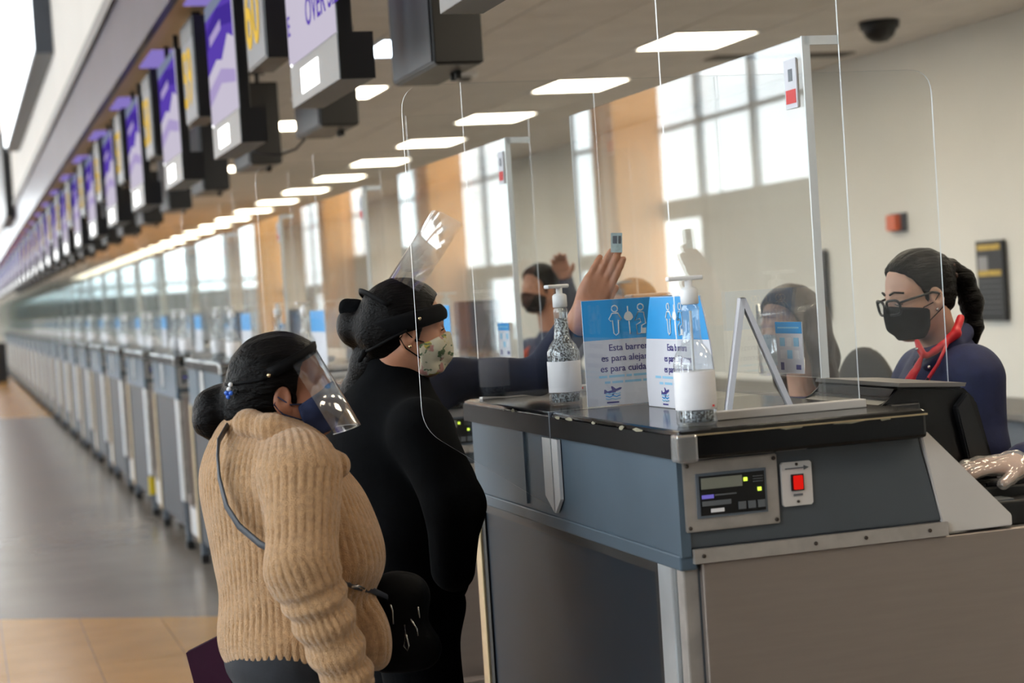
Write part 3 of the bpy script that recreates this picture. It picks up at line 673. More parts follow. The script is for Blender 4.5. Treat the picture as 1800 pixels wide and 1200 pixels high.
# ================================================================== people
def unit(v): v = np.asarray(v, float); return v/np.linalg.norm(v)
class SD:
    """smooth union of tapered capsules and ellipsoids, meshed by surface nets"""
    def __init__(self): self.p = []
    def rc(self, a, b, ra, rb, k=.02, op='u'):
        a = np.asarray(a, float); b = np.asarray(b, float); ab = b-a; L2 = max(1e-9, ab@ab)
        def f(X, Y, Z):
            t = np.clip(((X-a[0])*ab[0]+(Y-a[1])*ab[1]+(Z-a[2])*ab[2])/L2, 0, 1)
            return np.sqrt((X-a[0]-ab[0]*t)**2+(Y-a[1]-ab[1]*t)**2+(Z-a[2]-ab[2]*t)**2)-(ra+(rb-ra)*t)
        m = max(ra, rb); self.p.append((op, f, np.minimum(a, b)-m, np.maximum(a, b)+m, k)); return self
    def el(self, c, r, R=None, k=.02, op='u'):
        c = np.asarray(c, float); r = np.asarray(r, float); R = np.eye(3) if R is None else np.asarray(R, float)
        def f(X, Y, Z):
            dx, dy, dz = X-c[0], Y-c[1], Z-c[2]; q0 = 0; q1 = 0
            for i in range(3):
                l = dx*R[0, i]+dy*R[1, i]+dz*R[2, i]; q0 = q0+(l/r[i])**2; q1 = q1+(l/r[i]**2)**2
            q0 = np.sqrt(q0); q1 = np.sqrt(q1)
            return np.where(q1 > 1e-6, q0*(q0-1)/np.maximum(q1, 1e-6), -r.min())
        e = np.sqrt(((R*r)**2).sum(1)); self.p.append((op, f, c-e, c+e, k)); return self
    def chain(self, pts, rad, k=.02):
        for i in range(len(pts)-1): self.rc(pts[i], pts[i+1], rad[i], rad[i+1], k)
        return self
    def half(self, p, n, k=.006):                     # keep the side opposite to n
        p = np.asarray(p, float); n = unit(n)
        self.p.append(('i', lambda X, Y, Z: (X-p[0])*n[0]+(Y-p[1])*n[1]+(Z-p[2])*n[2], None, None, k)); return self
    def verts(self, res):
        lo = np.min([p[2] for p in self.p if p[0] == 'u'], 0)-3*res-.025; hi = np.max([p[3] for p in self.p if p[0] == 'u'], 0)+3*res+.025
        n = np.ceil((hi-lo)/res).astype(int)+1
        ax = [(lo[i]+res*np.arange(n[i])).astype(np.float32) for i in range(3)]
        D = np.full(n, .25, np.float32)
        for op, f, a, b, k in self.p:
            if op == 'i': sl = (slice(None),)*3
            else:
                i0 = np.clip(((a-k-2*res-lo)/res).astype(int), 0, n-1); i1 = np.clip(((b+k+2*res-lo)/res).astype(int)+2, 1, n)
                sl = tuple(slice(i0[i], i1[i]) for i in range(3))
            X = ax[0][sl[0]][:, None, None]; Y = ax[1][sl[1]][None, :, None]; Z = ax[2][sl[2]][None, None, :]
            v = f(X, Y, Z); d = D[sl]
            if op == 'u': h = np.maximum(k-np.abs(d-v), 0)/k; D[sl] = np.minimum(d, v)-h*h*k/4
            else:
                w = v if op == 'i' else -v; h = np.maximum(k-np.abs(d-w), 0)/k; D[sl] = np.maximum(d, w)+h*h*k/4
        ins = D < 0; cn = np.array(D.shape)-1
        S = np.zeros((*cn, 3), np.float32); C = np.zeros(cn, np.float32); quads = []
        ids = np.full(cn, -1, np.int64); edges = []
        for a in range(3):
            s0 = [slice(None)]*3; s1 = [slice(None)]*3; s0[a] = slice(0, -1); s1[a] = slice(1, None)
            d0 = D[tuple(s0)]; d1 = D[tuple(s1)]; cr = (d0 < 0) != (d1 < 0)
            idx = np.argwhere(cr)
            if not len(idx): continue
            o = [x for x in range(3) if x != a]
            ok = (idx[:, o[0]] > 0) & (idx[:, o[1]] > 0) & (idx[:, o[0]] < cn[o[0]]) & (idx[:, o[1]] < cn[o[1]]); idx = idx[ok]
            e0 = d0[tuple(idx.T)]; e1 = d1[tuple(idx.T)]; t = e0/(e0-e1)
            pt = idx.astype(np.float32); pt[:, a] += t
            cells = []
            for u, w in ((1, 1), (0, 1), (0, 0), (1, 0)):
                c = idx.copy(); c[:, o[0]] -= u; c[:, o[1]] -= w; cells.append(c)
                np.add.at(S, tuple(c.T), pt); np.add.at(C, tuple(c.T), 1)
            flip = (e0 < 0) ^ (a == 1)
            edges.append((cells, flip))
        act = np.argwhere(C > 0); ids[tuple(act.T)] = np.arange(len(act))
        V = (S[tuple(act.T)]/C[tuple(act.T)][:, None])*res+lo
        for cells, flip in edges:
            q = np.stack([ids[tuple(c.T)] for c in cells], 1); q[~flip] = q[~flip][:, ::-1]; quads.append(q)
        return V, np.concatenate(quads)
def mesh_from(name, parts, m, parent, disp=None, attr=None):
    """parts: list of (V, Q) joined in one object, coordinates relative to the parent"""
    Vs, Qs, off = [], [], 0
    for V, Q in parts: Vs.append(V); Qs.append(Q+off); off += len(V)
    V = np.concatenate(Vs); Q = np.concatenate(Qs); o = np.array(parent.location) if parent.parent is None else np.array(parent.parent.location)
    me = bpy.data.meshes.new(name); me.vertices.add(len(V)); me.loops.add(Q.size); me.polygons.add(len(Q))
    me.loops.foreach_set('vertex_index', Q.ravel().astype(np.int32)); me.polygons.foreach_set('loop_start', np.arange(0, Q.size, 4, dtype=np.int32))
    me.vertices.foreach_set('co', (V-o).astype(np.float32).ravel()); me.update(calc_edges=True)
    if disp is not None:
        nr = np.zeros(len(V)*3, np.float32); me.vertices.foreach_get('normal', nr); nr = nr.reshape(-1, 3)
        V = V+nr*disp(V)[:, None]; me.vertices.foreach_set('co', (V-o).astype(np.float32).ravel()); me.update()
    me.polygons.foreach_set('use_smooth', np.ones(len(Q), bool)); me.validate(); me.materials.append(m)
    return link(bpy.data.objects.new(name, me), parent)
def folds(V, amp, f, seed=0, warp=(1, 1, 1)):
    P = V*np.array(warp); r = np.random.RandomState(seed); d = np.zeros(len(V))
    for i in range(6):
        k = r.normal(size=3); k = k/np.linalg.norm(k)*f*(.6+.9*r.rand()); d += np.sin(P@k+r.rand()*6.28+1.5*np.sin(P@k[[1, 2, 0]]*.6))/(1+.3*i)
    return d*amp/3

class Head:
    def __init__(self, O, fwd, up=(0, 0, 1), s=.9):
        f = unit(fwd); l = unit(np.cross(up, f)); u = np.cross(f, l)
        self.O = np.array(O, float); self.R = np.stack([f, l, u], 1); self.s = s
    def __call__(self, x, y, z): return self.O+self.R@np.array([x, y, z])*self.s
    def el(self, S, c, r, k=.015, op='u', tilt=None):
        R = self.R if tilt is None else self.R@tilt
        S.el(self(*c), np.array(r)*self.s, R, k*self.s, op)
    def rc(self, S, a, b, ra, rb, k=.015, op='u'): S.rc(self(*a), self(*b), ra*self.s, rb*self.s, k*self.s, op)
    def half(self, S, p, n, k=.004): S.half(self(*p), self.R@np.array(n, float), k)
    def skin(self, neck=None):
        S = SD(); e = self.el; r = self.rc
        e(S, (-.012, 0, .035), (.097, .074, .084)); e(S, (.03, 0, -.03), (.058, .058, .085), .03); e(S, (.064, 0, -.098), (.022, .026, .02), .02)
        for s in (-1, 1):
            r(S, (-.01, .055*s, -.045), (.05, .022*s, -.100), .018, .015, .025); e(S, (.055, .036*s, -.032), (.028, .024, .026), .025)
            r(S, (.083, .012*s, .021), (.066, .048*s, .018), .009, .008, .012); e(S, (.094, .032*s, .001), (.013, .017, .010), None or .008, 's'); e(S, (.0735, .032*s, -.001), (.0135, .0135, .0125), .003)
            tl = np.array(Matrix.Rotation(math.radians(12), 3, 'Y'))
            e(S, (-.014, .074*s, -.012), (.021, .011, .033), .006, tilt=tl); e(S, (-.009, .0835*s, -.008), (.0115, .0065, .019), .004, 's', tl); r(S, (-.006, .071*s, -.035), (-.004, .071*s, -.04), .008, .007, .006)
            e(S, (.098, .011*s, -.034), (.010, .008, .008), .006)
        r(S, (.086, 0, .008), (.105, 0, -.033), .008, .011, .014)
        e(S, (.088, 0, -.066), (.012, .022, .006), .006); e(S, (.086, 0, -.077), (.012, .020, .007), .006)
        nk = np.array(neck) if neck is not None else self(-.06, 0, -.21)
        S.rc(self(-.028, 0, -.06), nk, .052*self.s, .058*self.s, .03)
        return S
    def hair(self, grow=.012, line=(.088, 0, -.035), lr=(.078, .15, .125), nape=True):
        S = SD(); g = grow
        self.el(S, (-.014, 0, .036), (.098+g, .075+g, .085+g)); 
        if nape: self.el(S, (-.06, 0, -.02), (.046+g*.6, .05+g*.6, .058), .03)
        self.el(S, line, lr, .008, 's')
        for s in (-1, 1): self.el(S, (-.008, .09*s, -.018), (.025, .03, .036), .006, 's')
        return S
    def mask(self, g=.006):
        S = SD(); self.el(S, (.03, 0, -.03), (.058+g, .058+g, .085+g)); self.el(S, (.064, 0, -.095), (.024+g, .03+g, .022+g), .02)
        self.rc(S, (.094, 0, -.02), (.098, 0, -.06), .022, .024, .03)
        for s in (-1, 1): self.el(S, (.055, .036*s, -.035), (.028+g, .024+g, .03+g), .025); self.rc(S, (.0, .056*s, -.05), (.05, .024*s, -.1), .016+g, .014+g, .02)
        self.half(S, (.105, 0, -.004), (-.36, 0, 1)); self.half(S, (.012, 0, 0), (-1, 0, -.1)); self.half(S, (0, 0, -.122), (.15, 0, -1))
        return S
def arc_sheet(name, C0, C1, e1, e2, r0, r1, a0, a1, m, parent, n=22, t=.001):
    o = np.array(parent.location); V = []; F = []
    for q, (c, r) in enumerate(((C0, r0), (C1, r1))):
        for i in range(n+1):
            a = a0+(a1-a0)*i/n
            for dr in (0, t): V.append(np.array(c)+(np.array(e1)*math.cos(a)+np.array(e2)*math.sin(a))*(r+dr)-o)
    b = 2*(n+1)
    for i in range(n):
        for dr in (0, 1): F.append((2*i+dr, 2*i+2+dr, b+2*i+2+dr, b+2*i+dr))
    F += [(2*i, 2*i+1, 2*i+3, 2*i+2) for i in range(n)]+[(b+2*i, b+2*i+2, b+2*i+3, b+2*i+1) for i in range(n)]
    return mesh_obj(name, V, F, m, parent, True)
def hand_prims(S, wrist, d, nrm, side, curl=(.15, .12, .12, .18), spread=.06, size=1., thumb=(.75, .6, -.25), thumb_curl=.3):
    x = unit(d); z = unit(np.array(nrm)-x*(np.array(nrm)@x)); y = np.cross(z, x)*side; R = np.stack([x, y, z], 1); w = np.array(wrist, float)
    P = lambda *v: w+R@np.array(v)*size
    S.rc(P(-.03, 0, 0), P(.01, 0, 0), .026*size, .026*size, .02); S.el(P(.048, 0, 0), np.array((.052, .041, .015))*size, R, .02)
    for i, (by, ln, c) in enumerate(zip((.029, .0095, -.0105, -.029), (.074, .082, .076, .06), curl)):
        bx = (.086, .092, .088, .080)[i]; S.rc(P(.03, by*.7, 0), P(bx, by, .002), .012*size, .0105*size, .012)
        p = np.array((bx, by, .002)); a = c*.8; yaw = spread*(1.5-i)/1.5; rr = .0100-.0008*(i == 3)
        for q, f in enumerate((.45, .30, .25)):
            n = p+ln*f*np.array((math.cos(a)*math.cos(yaw), math.sin(yaw)*math.cos(a), -math.sin(a)))
            S.rc(P(*p), P(*n), (rr-.0008*q)*size, (rr-.0008*(q+1))*size, .004); p = n; a += c
    t = unit(thumb); p = np.array((.022, .03, -.006)); S.rc(P(.008, .012, -.002), P(*p), .016*size, .015*size, .015)
    q = p+t*.038; S.rc(P(*p), P(*q), .0135*size, .011*size, .008); t2 = unit(t+np.array((thumb_curl, -thumb_curl, 0))); S.rc(P(*q), P(*(q+t2*.03)), .0108*size, .009*size, .004)
    return P
def person(loc, label): return thing('person', loc, label, 'person', None)
def skinmat(name, rgb):
    m = mat(name, rgb, .45, 0, .07, 30, .05, 220, spec=.35); b = m.node_tree.nodes['Principled BSDF']
    b.inputs['Subsurface Weight'].default_value = .08; b.inputs['Subsurface Radius'].default_value = (.008, .004, .002); return m
SK1 = skinmat('skin_tan', (184, 130, 102)); SK2 = skinmat('skin_brown', (158, 106, 82)); SK3 = skinmat('skin_light', (204, 160, 136))
HAIR = mat('black_hair', (11, 9, 9), .40, 0, .5, 18, 1., 200, (.10, 1, 1), spec=.10); HAIRB = mat('dark_brown_hair', (48, 34, 28), .42, 0, .35, 18, .7, 140, (1, 1, .15), spec=.3)
KNIT = mat('camel_knit', (194, 154, 112), .95, 0, .16, 90, 1., 420, sheen=.5); BLK = mat('black_wool', (8, 9, 11), .95, 0, .2, 30, .2, 150, spec=.08); NAVYC = mat('navy_wool', (26, 34, 72), .8, 0, .12, 30, .15, 200)
NAVYS = mat('navy_sleeve', (20, 29, 56), .85, 0, .15, 20, .15, 120); JEAN = mat('dark_trousers', (34, 36, 42), .85, 0, .15, 30, .1, 200); MASKN = mat('navy_mask_cloth', (36, 48, 84), .85, 0, .08, 60, .1, 300); MASKB = mat('black_mask_cloth', (12, 13, 16), .85, 0, .12, 60, .12, 300, spec=.1)
SHOE = mat('black_shoe', (20, 18, 18), .4, 0, .1); STRAP = mat('grey_leather_strap', (58, 62, 70), .45, 0, .1); FOAM = mat('black_foam_band', (12, 12, 14), .7, 0, .1, spec=.12); RIVET = mat('brass_rivet', (214, 190, 150), .25, .8, .05); SCARF = mat('red_scarf_silk', (206, 32, 42), .45, 0, .12, 18); PURP = mat('plum_folder', (38, 11, 28), .9, 0, .1, 12, spec=.08); GLOVE = sheet_mat('clear_glove_film', (.97, .96, .95), .12, .12, .25); METAL = mat('bag_metal', (190, 188, 184), .25, .9, .05)
# floral cloth for a mask
FLOR = mat('floral_mask_cloth', (222, 214, 188), .8, 0, .04, 60, .1, 300)
def add_floral(m):
    nt = m.node_tree; N = nt.nodes; L = nt.links; b = N['Principled BSDF']; base = b.inputs['Base Color'].links[0].from_socket; tc = N.new('ShaderNodeTexCoord')
    for sc, thr, rgb, st in ((34, .60, (196, 178, 84), (1, 1, 1)), (48, .60, (92, 118, 84), (1, .5, 1.6)), (30, .64, (196, 140, 130), (1, 1, 1))):
        mp = N.new('ShaderNodeMapping'); mp.inputs['Location'].default_value = (sc, 3, 1); mp.inputs['Scale'].default_value = st; n = N.new('ShaderNodeTexNoise'); n.inputs['Scale'].default_value = sc
        L.new(tc.outputs['Object'], mp.inputs[0]); L.new(mp.outputs[0], n.inputs['Vector'])
        r = N.new('ShaderNodeValToRGB'); r.color_ramp.elements[0].position = thr-.02; r.color_ramp.elements[1].position = thr+.02; L.new(n.outputs['Fac'], r.inputs[0])
        mx = N.new('ShaderNodeMixRGB'); L.new(r.outputs[0], mx.inputs[0]); L.new(base, mx.inputs[1]); mx.inputs[2].default_value = srgb(*rgb); base = mx.outputs[0]
    L.new(base, b.inputs['Base Color'])
add_floral(FLOR)
def legs(S, hipL, hipR, footL, footR, r=(.085, .06, .042)):
    for h, f in ((hipL, footL), (hipR, footR)):
        h = np.array(h, float); f = np.array(f, float); kn = (h+f)/2+np.array((.01, 0, 0)); S.rc(h, kn, r[0], r[1], .03); S.rc(kn, f+np.array((0, 0, .09)), r[1], r[2], .03)
def shoes(t, feet, d):
    for f in feet:
        S = SD(); f = np.array(f, float); d = unit(d); S.rc(f+np.array((0, 0, .045)), f+d*.15+np.array((0, 0, .035)), .042, .034, .02); S.el(f-d*.02+np.array((0, 0, .05)), (.05, .045, .05)); S.half((0, 0, .002), (0, 0, -1)); mesh_from('shoe', [S.verts(.01)], SHOE, t)
Hm = lambda h, *a: [tuple(h(*p)) for p in a]
def loc_pts(t, pts): return [tuple(np.array(p)-np.array(t.location)) for p in pts]

# ------------------------------------------------ woman in the camel knitted jumper
hd = Head((0.632,3.692,1.324), (.972, -.155, .16), (-.16, 0, .985), .9)
base = np.array((0.608,3.688,0.959)); base[2] = 0
t = person(tuple(base), 'woman in a camel ribbed jumper and face shield, queueing in front of the counters')
nk = (0.581,3.715,1.230)
feet = [(base[0]-.02, base[1]-.10, 0), (base[0]-.0, base[1]+.10, 0)]
Sb = SD(); Sb.el((0.602,3.694,1.099), (.10, .14, .15)); Sb.el((0.624,3.683,0.946), (.13, .16, .14)); Sb.el((0.614,3.682,0.807), (.13, .16, .11)); Sb.rc(nk, (0.593,3.698,1.135), .055, .10)
legs(Sb, (0.595,3.604,0.811), (0.607,3.788,0.778), feet[0], feet[1], (.07, .045, .035))
mesh_from('body', [hd.skin(nk).verts(.0035), Sb.verts(.016)], SK2, t)
S = SD()
S.rc((0.577,3.716,1.238), (0.585,3.713,1.193), .075, .10, .05); S.rc((0.614,3.536,1.180), (0.596,3.907,1.171), .075, .075, .06)
S.el((0.602,3.705,1.112), (.132, .185, .15), k=.06); S.el((0.543,3.744,1.124), (.078, .165, .13), k=.06); S.el((0.692,3.676,1.063), (.085, .15, .085), k=.06)
S.el((0.622,3.694,0.957), (.155, .195, .16), k=.08); S.el((0.709,3.648,0.982), (.085, .15, .085), k=.05); S.el((0.612,3.694,0.823), (.15, .2, .12), k=.06); S.el((0.752,3.577,0.814), (.035, .06, .075), k=.04)
A0, A1, A2 = np.array((0.620,3.503,1.162)), np.array((0.592,3.422,0.995)), np.array((0.673,3.422,0.761))
S.rc(A0, A1, .076, .067, .03); S.rc(A1, A2, .066, .050, .022)
S.chain([(0.592,3.918,1.129), (0.623,3.965,0.922), (0.764,3.782,0.772)], [.07, .062, .046], .03)
S.half((0.510,3.712,0.749), (0, 0, -1), .03); HEM = (0.510,3.712,0.749)[2]
tor = np.array((0.620,3.697,1.015))
def knit(V):
    def seg(a, b):
        ab = b-a; tt = np.clip((V-a)@ab/(ab@ab), 0, 1); q = V-a-tt[:, None]*ab; return np.linalg.norm(q, axis=1), q, tt, unit(ab)
    d1, q1, t1, u1 = seg(A0, A1); d2, q2, t2, u2 = seg(A1, A2); arm = (np.minimum(d1, d2) < .084) & (V[:, 2] < A0[2]+.02)
    def ang(q, u): e = unit(np.cross(u, (0, 1, .1))); g = np.cross(u, e); return np.arctan2(q@g, q@e)
    ph = np.arctan2(V[:, 1]-tor[1], (V[:, 0]-tor[0])*1.15)*72
    ph = np.where(arm, np.where(d1 < d2, ang(q1, u1), ang(q2, u2))*26, ph)
    rib = .0008-np.exp(-(np.sin(ph/2)/.42)**2)*.0036*(.75+.35*np.sin(V[:, 2]*60+V[:, 1]*35))
    near2 = np.exp(-np.maximum(d2-.06, 0)/.012)*np.clip(t2*6, 0, 1)
    cuff = np.where(arm, near2*np.sin(t2*34+2*np.sin(t2*5)+V[:, 1]*25)*.0042, 0)
    hem = np.clip((V[:, 2]-HEM)/.05, 0, 1)
    return (rib+cuff)*hem+folds(V, .0035, 28, 3, (1, 1, .6))
mesh_from('jumper', [S.verts(.0034)], KNIT, t, knit)
S = SD(); S.chain([(0.537,3.698,1.265), (0.542,3.629,1.264), (0.578,3.575,1.254), (0.634,3.537,1.217), (0.702,3.582,1.171), (0.724,3.680,1.161), (0.705,3.770,1.190), (0.623,3.828,1.248), (0.557,3.786,1.264), (0.532,3.700,1.266)], [.025, .027, .028, .027, .024, .022, .024, .025, .025, .025], .018)
mesh_from('collar', [S.verts(.005)], KNIT, t, lambda V: np.cos(np.arctan2(V[:, 1]-tor[1], V[:, 0]-tor[0]-.0)*60)*.0015)
S = hd.hair(.016); S.rc(hd(-.10, 0, -.02), (0.513,3.770,1.313), .05, .03, .03); S.chain([(0.518,3.752,1.313), (0.491,3.755,1.297), (0.483,3.751,1.267), (0.490,3.743,1.237)], [.026, .037, .033, .012], .02)
mesh_from('hair', [S.verts(.004)], HAIR, t, lambda V: folds(V@hd.R, .0016, 240, 2, (.15, 1, 1)))
for i, (c, p) in enumerate((('blue', (0.506,3.662,1.329)), ('blue', (0.514,3.655,1.328)), ('plastic', (0.511,3.661,1.336)), ('blue', (0.509,3.661,1.321)), ('plastic', (0.515,3.660,1.345)))):
    S = SD(); S.el(p, (.005, .005, .005)); o = mesh_from('hair_bead', [S.verts(.0018)], mat('bead_blue', (60, 110, 210), .2) if c == 'blue' else M['plastic'], t)
mesh_from('face_mask', [hd.mask(.007).verts(.004)], MASKN, t, lambda V: folds(V, .0012, 120, 5))
for s in (-1, 1): tube('ear_loop', loc_pts(t, Hm(hd, (.03, .062*s, -.035), (.0, .078*s, -.028), (-.022, .082*s, -.005), (-.034, .08*s, -.02), (-.02, .078*s, -.045), (.02, .064*s, -.07))), .0016, MASKN, t, 6)
f, l, u = hd.R.T
arc_sheet('face_shield', hd(-.012, 0, .078), hd(.052, 0, -.115), f, l, .088, .084, -1.25, 1.25, M['visor'], t)
tube('shield_band', loc_pts(t, [hd(-.012+.101*math.cos(a)*.96, .098*math.sin(a), .055+.026*math.cos(a)) for a in np.linspace(-1.75, 1.75, 24)]), .013, FOAM, t, 6, .3)
tube('shield_strap', loc_pts(t, [hd(-.015+.116*math.cos(a), .094*math.sin(a), .04-.005*math.cos(a)) for a in np.linspace(1.75, 4.53, 18)]), .0035, FOAM, t, 6, .4)
tube('shield_edge', loc_pts(t, [hd(.052+.085*math.cos(a), .085*math.sin(a), -.115) for a in np.linspace(-1.25, 1.25, 16)]), .0012, M['edge'], t, 5)
for y in (-.1, .1): S = SD(); S.el(hd(-.03, y, .048), (.0045, .0045, .0045)); mesh_from('rivet', [S.verts(.0018)], RIVET, t)
tube('bag_strap', loc_pts(t, [(0.504,3.666,1.263), (0.477,3.611,1.238), (0.471,3.596,1.211), (0.469,3.580,1.167), (0.475,3.550,1.114), (0.493,3.523,1.076), (0.525,3.486,1.043), (0.544,3.448,1.032)]), .0075, STRAP, t, 8, .45)
S = SD(); legs(S, (0.594,3.604,0.800), (0.606,3.787,0.766), feet[0], feet[1], (.10, .075, .06)); S.el((0.605,3.694,0.782), (.135, .18, .09), k=.05); mesh_from('trousers', [S.verts(.014)], JEAN, t, lambda V: folds(V, .004, 25, 1))
shoes(t, feet, (1, .1, 0))
# her black handbag and the plum folder under her arm
b = np.array((0.835,3.699,0.831)); t2 = thing('handbag', tuple(b), 'black leather handbag with chains and zips between the two women', 'handbag')
S = SD(); S.el(b, (.06, .05, .09)); S.rc(b+np.array((-.03, 0, -.07)), b+np.array((.04, 0, -.07)), .045, .045, .04); S.rc(b+np.array((-.03, 0, .05)), b+np.array((.03, 0, .05)), .035, .035, .04); mesh_from('bag_body', [S.verts(.006)], mat('black_leather', (7, 7, 8), .6, 0, .1, 30, .2, 90, spec=.1), t2, lambda V: folds(V, .004, 40, 8))
tube('bag_handle', loc_pts(t2, [(0.682,3.499,0.953), (0.711,3.510,0.937), (0.755,3.559,0.917), (0.798,3.628,0.888)]), .007, STRAP, t2, 8, .5)
tube('buckle', loc_pts(t2, [(0.698,3.483,0.941), (0.713,3.489,0.940), (0.727,3.505,0.931)]), .0025, METAL, t2, 6)
for pts in ([(0.804,3.626,0.873), (0.808,3.625,0.861), (0.807,3.624,0.833)], [(0.831,3.627,0.828), (0.832,3.626,0.808), (0.827,3.627,0.785), (0.833,3.625,0.774), (0.837,3.624,0.785), (0.833,3.626,0.808)], [(0.845,3.628,0.838), (0.856,3.624,0.817), (0.857,3.624,0.803)], [(0.787,3.635,0.829), (0.792,3.633,0.817)], [(0.861,3.624,0.862), (0.863,3.623,0.839)]):
    tube('chain', loc_pts(t2, pts), .0018, METAL, t2, 6)
p = [np.array(v) for v in ((0.407,3.828,0.786), (0.462,3.749,0.825), (0.482,3.678,0.725), (0.419,3.758,0.694))]; n = np.array((.3, .95, 0))*.028
t2 = thing('folder', tuple(p[3]), 'dark plum folder hanging behind the woman in the jumper', 'folder'); vv = [tuple(q-p[3]) for q in p]+[tuple(q+n-p[3]) for q in p]
mesh_obj('cover', vv, [(0, 1, 2, 3), (7, 6, 5, 4), (0, 4, 5, 1), (1, 5, 6, 2), (2, 6, 7, 3), (3, 7, 4, 0)], PURP, t2)
q4 = [np.array(v)*.96+np.array((0, 0, 0)) for v in vv[:4]]; mesh_obj('pages', [tuple(np.array(v)+n*.2) for v in vv[:4]]+[tuple(np.array(v)*.98+n*.8) for v in vv[:4]], [(0, 1, 2, 3), (7, 6, 5, 4), (0, 4, 5, 1), (1, 5, 6, 2), (2, 6, 7, 3), (3, 7, 4, 0)], PURP, t2)

# ------------------------------------------------ woman in black at the counter
hd = Head((1.032,4.263,1.417), (.997, -.033, -.06), (.06, 0, 1), .94)
base = np.array((0.987,4.260,0.844)); base[2] = 0
t = person(tuple(base), 'woman in a black coat with raised face shield and floral mask, leaning on the counter')
nk = (0.993,4.292,1.282)
feet = [(base[0]+.02, base[1]-.11, 0), (base[0], base[1]+.11, 0)]
Sb = SD(); Sb.el((0.996,4.265,1.104), (.09, .15, .15)); Sb.el((0.993,4.261,0.926), (.11, .15, .15)); Sb.el((0.986,4.258,0.776), (.11, .15, .1)); Sb.rc(nk, (0.987,4.269,1.160), .055, .08)
legs(Sb, (0.975,4.157,0.778), (0.994,4.359,0.746), feet[0], feet[1], (.07, .045, .035))
SH = SD()
wr = np.array((1.489,4.272,1.431)); PH = hand_prims(SH, wr, np.array((1.572,4.230,1.589))-wr, (-.25, -.95, .1), -1, (.05, .04, .06, .12), -.03, 1.0, (.93, .22, -.28), .1)
SH.rc((1.453,4.322,1.367), wr, .034, .028, .02)
mesh_from('body', [hd.skin(nk).verts(.0035), Sb.verts(.016), SH.verts(.003)], SK1, t)
S = SD(); S.rc((1.001,4.301,1.320), (0.989,4.292,1.227), .078, .10, .04); S.el((0.921,4.330,1.134), (.09, .17, .15), k=.06); S.rc((1.006,4.097,1.192), (0.998,4.476,1.187), .075, .075, .06)
S.el((1.001,4.284,1.096), (.14, .19, .16), k=.06); S.el((1.001,4.269,0.938), (.165, .2, .16), k=.07); S.el((1.063,4.242,1.031), (.10, .14, .10), k=.05); S.el((0.992,4.268,0.815), (.15, .19, .10), k=.05)
S.chain([(1.005,4.076,1.176), (1.051,3.995,1.015), (1.040,4.015,0.870)], [.075, .066, .05], .03)
S.half((0.995,4.266,0.774), (-.1, 0, -1), .01)
mesh_from('coat', [S.verts(.007)], BLK, t, lambda V: folds(V, .005, 22, 4, (1, 1, .6)))
S = SD(); S.chain([(1.015,4.408,1.199), (1.186,4.422,1.283), (1.396,4.400,1.276)], [.07, .05, .047], .03); S.chain([(1.396,4.400,1.276), (1.462,4.310,1.388)], [.047, .041], .02)
mesh_from('raised_sleeve', [S.verts(.006)], NAVYS, t, lambda V: folds(V, .004, 40, 6))
S = SD(); legs(S, (0.978,4.156,0.765), (0.994,4.359,0.732), feet[0], feet[1], (.105, .08, .06)); S.el((0.988,4.267,0.760), (.14, .185, .09), k=.05); mesh_from('trousers', [S.verts(.014)], BLK, t, lambda V: folds(V, .004, 25, 1))
shoes(t, feet, (1, .1, 0))
S = hd.hair(.014); S.rc(hd(-.09, 0, 0), (0.938,4.313,1.431), .045, .03, .03); S.el((0.908,4.323,1.434), (.036, .046, .046), k=.02); S.chain([(0.949,4.328,1.340), (0.923,4.376,1.271), (0.880,4.408,1.210)], [.05, .035, .012], .03)
mesh_from('hair', [S.verts(.0045)], HAIR, t, lambda V: folds(V, .0018, 160, 2, (1, 1, .3)))
S = SD(); S.rc((0.902,4.326,1.481), (0.925,4.318,1.469), .022, .026); S.rc((0.925,4.318,1.469), (0.926,4.316,1.411), .026, .02); mesh_from('scrunchie', [S.verts(.005)], BLK, t, lambda V: folds(V, .004, 120, 2))
S = SD(); hd.el(S, (-.012, 0, .04), (.116, .095, .10)); hd.half(S, (.02, 0, .055), (-.25, 0, 1)); hd.half(S, (0, 0, .0), (.30, 0, -1)); hd.el(S, (.09, 0, .09), (.055, .06, .035), .01, 's'); mesh_from('visor_band', [S.verts(.004)], FOAM, t)
mesh_from('face_mask', [hd.mask(.007).verts(.004)], FLOR, t, lambda V: folds(V, .0012, 120, 5))
for s in (-1, 1): tube('ear_loop', loc_pts(t, Hm(hd, (.03, .062*s, -.030), (.0, .078*s, -.022), (-.022, .082*s, -.002), (-.036, .08*s, -.02), (-.02, .078*s, -.045), (.02, .064*s, -.07))), .0016, BLK, t, 6)
f, l, u = hd.R.T; dx = unit(f*.56+u*.83); e1 = unit(-f*.83+u*.56)
arc_sheet('face_shield', hd(.028, 0, .085), hd(.028, 0, .085)+dx*.195, e1, l, .082, .084, -1.35, 1.35, M['visor'], t)
tube('shield_strap', loc_pts(t, [hd(-.02, 0, .02)+e1*.115*math.cos(a)+l*.095*math.sin(a)+u*.012 for a in np.linspace(-1.1, 1.1, 16)]), .007, FOAM, t, 6, .4)
tube('shield_cord', loc_pts(t, [hd(-.02, -.092, .0), hd(-.06, -.085, -.02), hd(-.10, -.05, -.045), hd(-.118, -.03, -.055)]), .004, FOAM, t, 6)
S = SD(); S.rc(hd(-.118, -.03, -.055), hd(-.13, -.03, -.075), .008, .006); mesh_from('cord_lock', [S.verts(.003)], FOAM, t)
for p_ in (hd(.012, -.096, .03), hd(-.012, -.09, -.04)): S = SD(); S.el(p_, (.0045, .0045, .0045)); mesh_from('rivet', [S.verts(.0018)], RIVET, t)
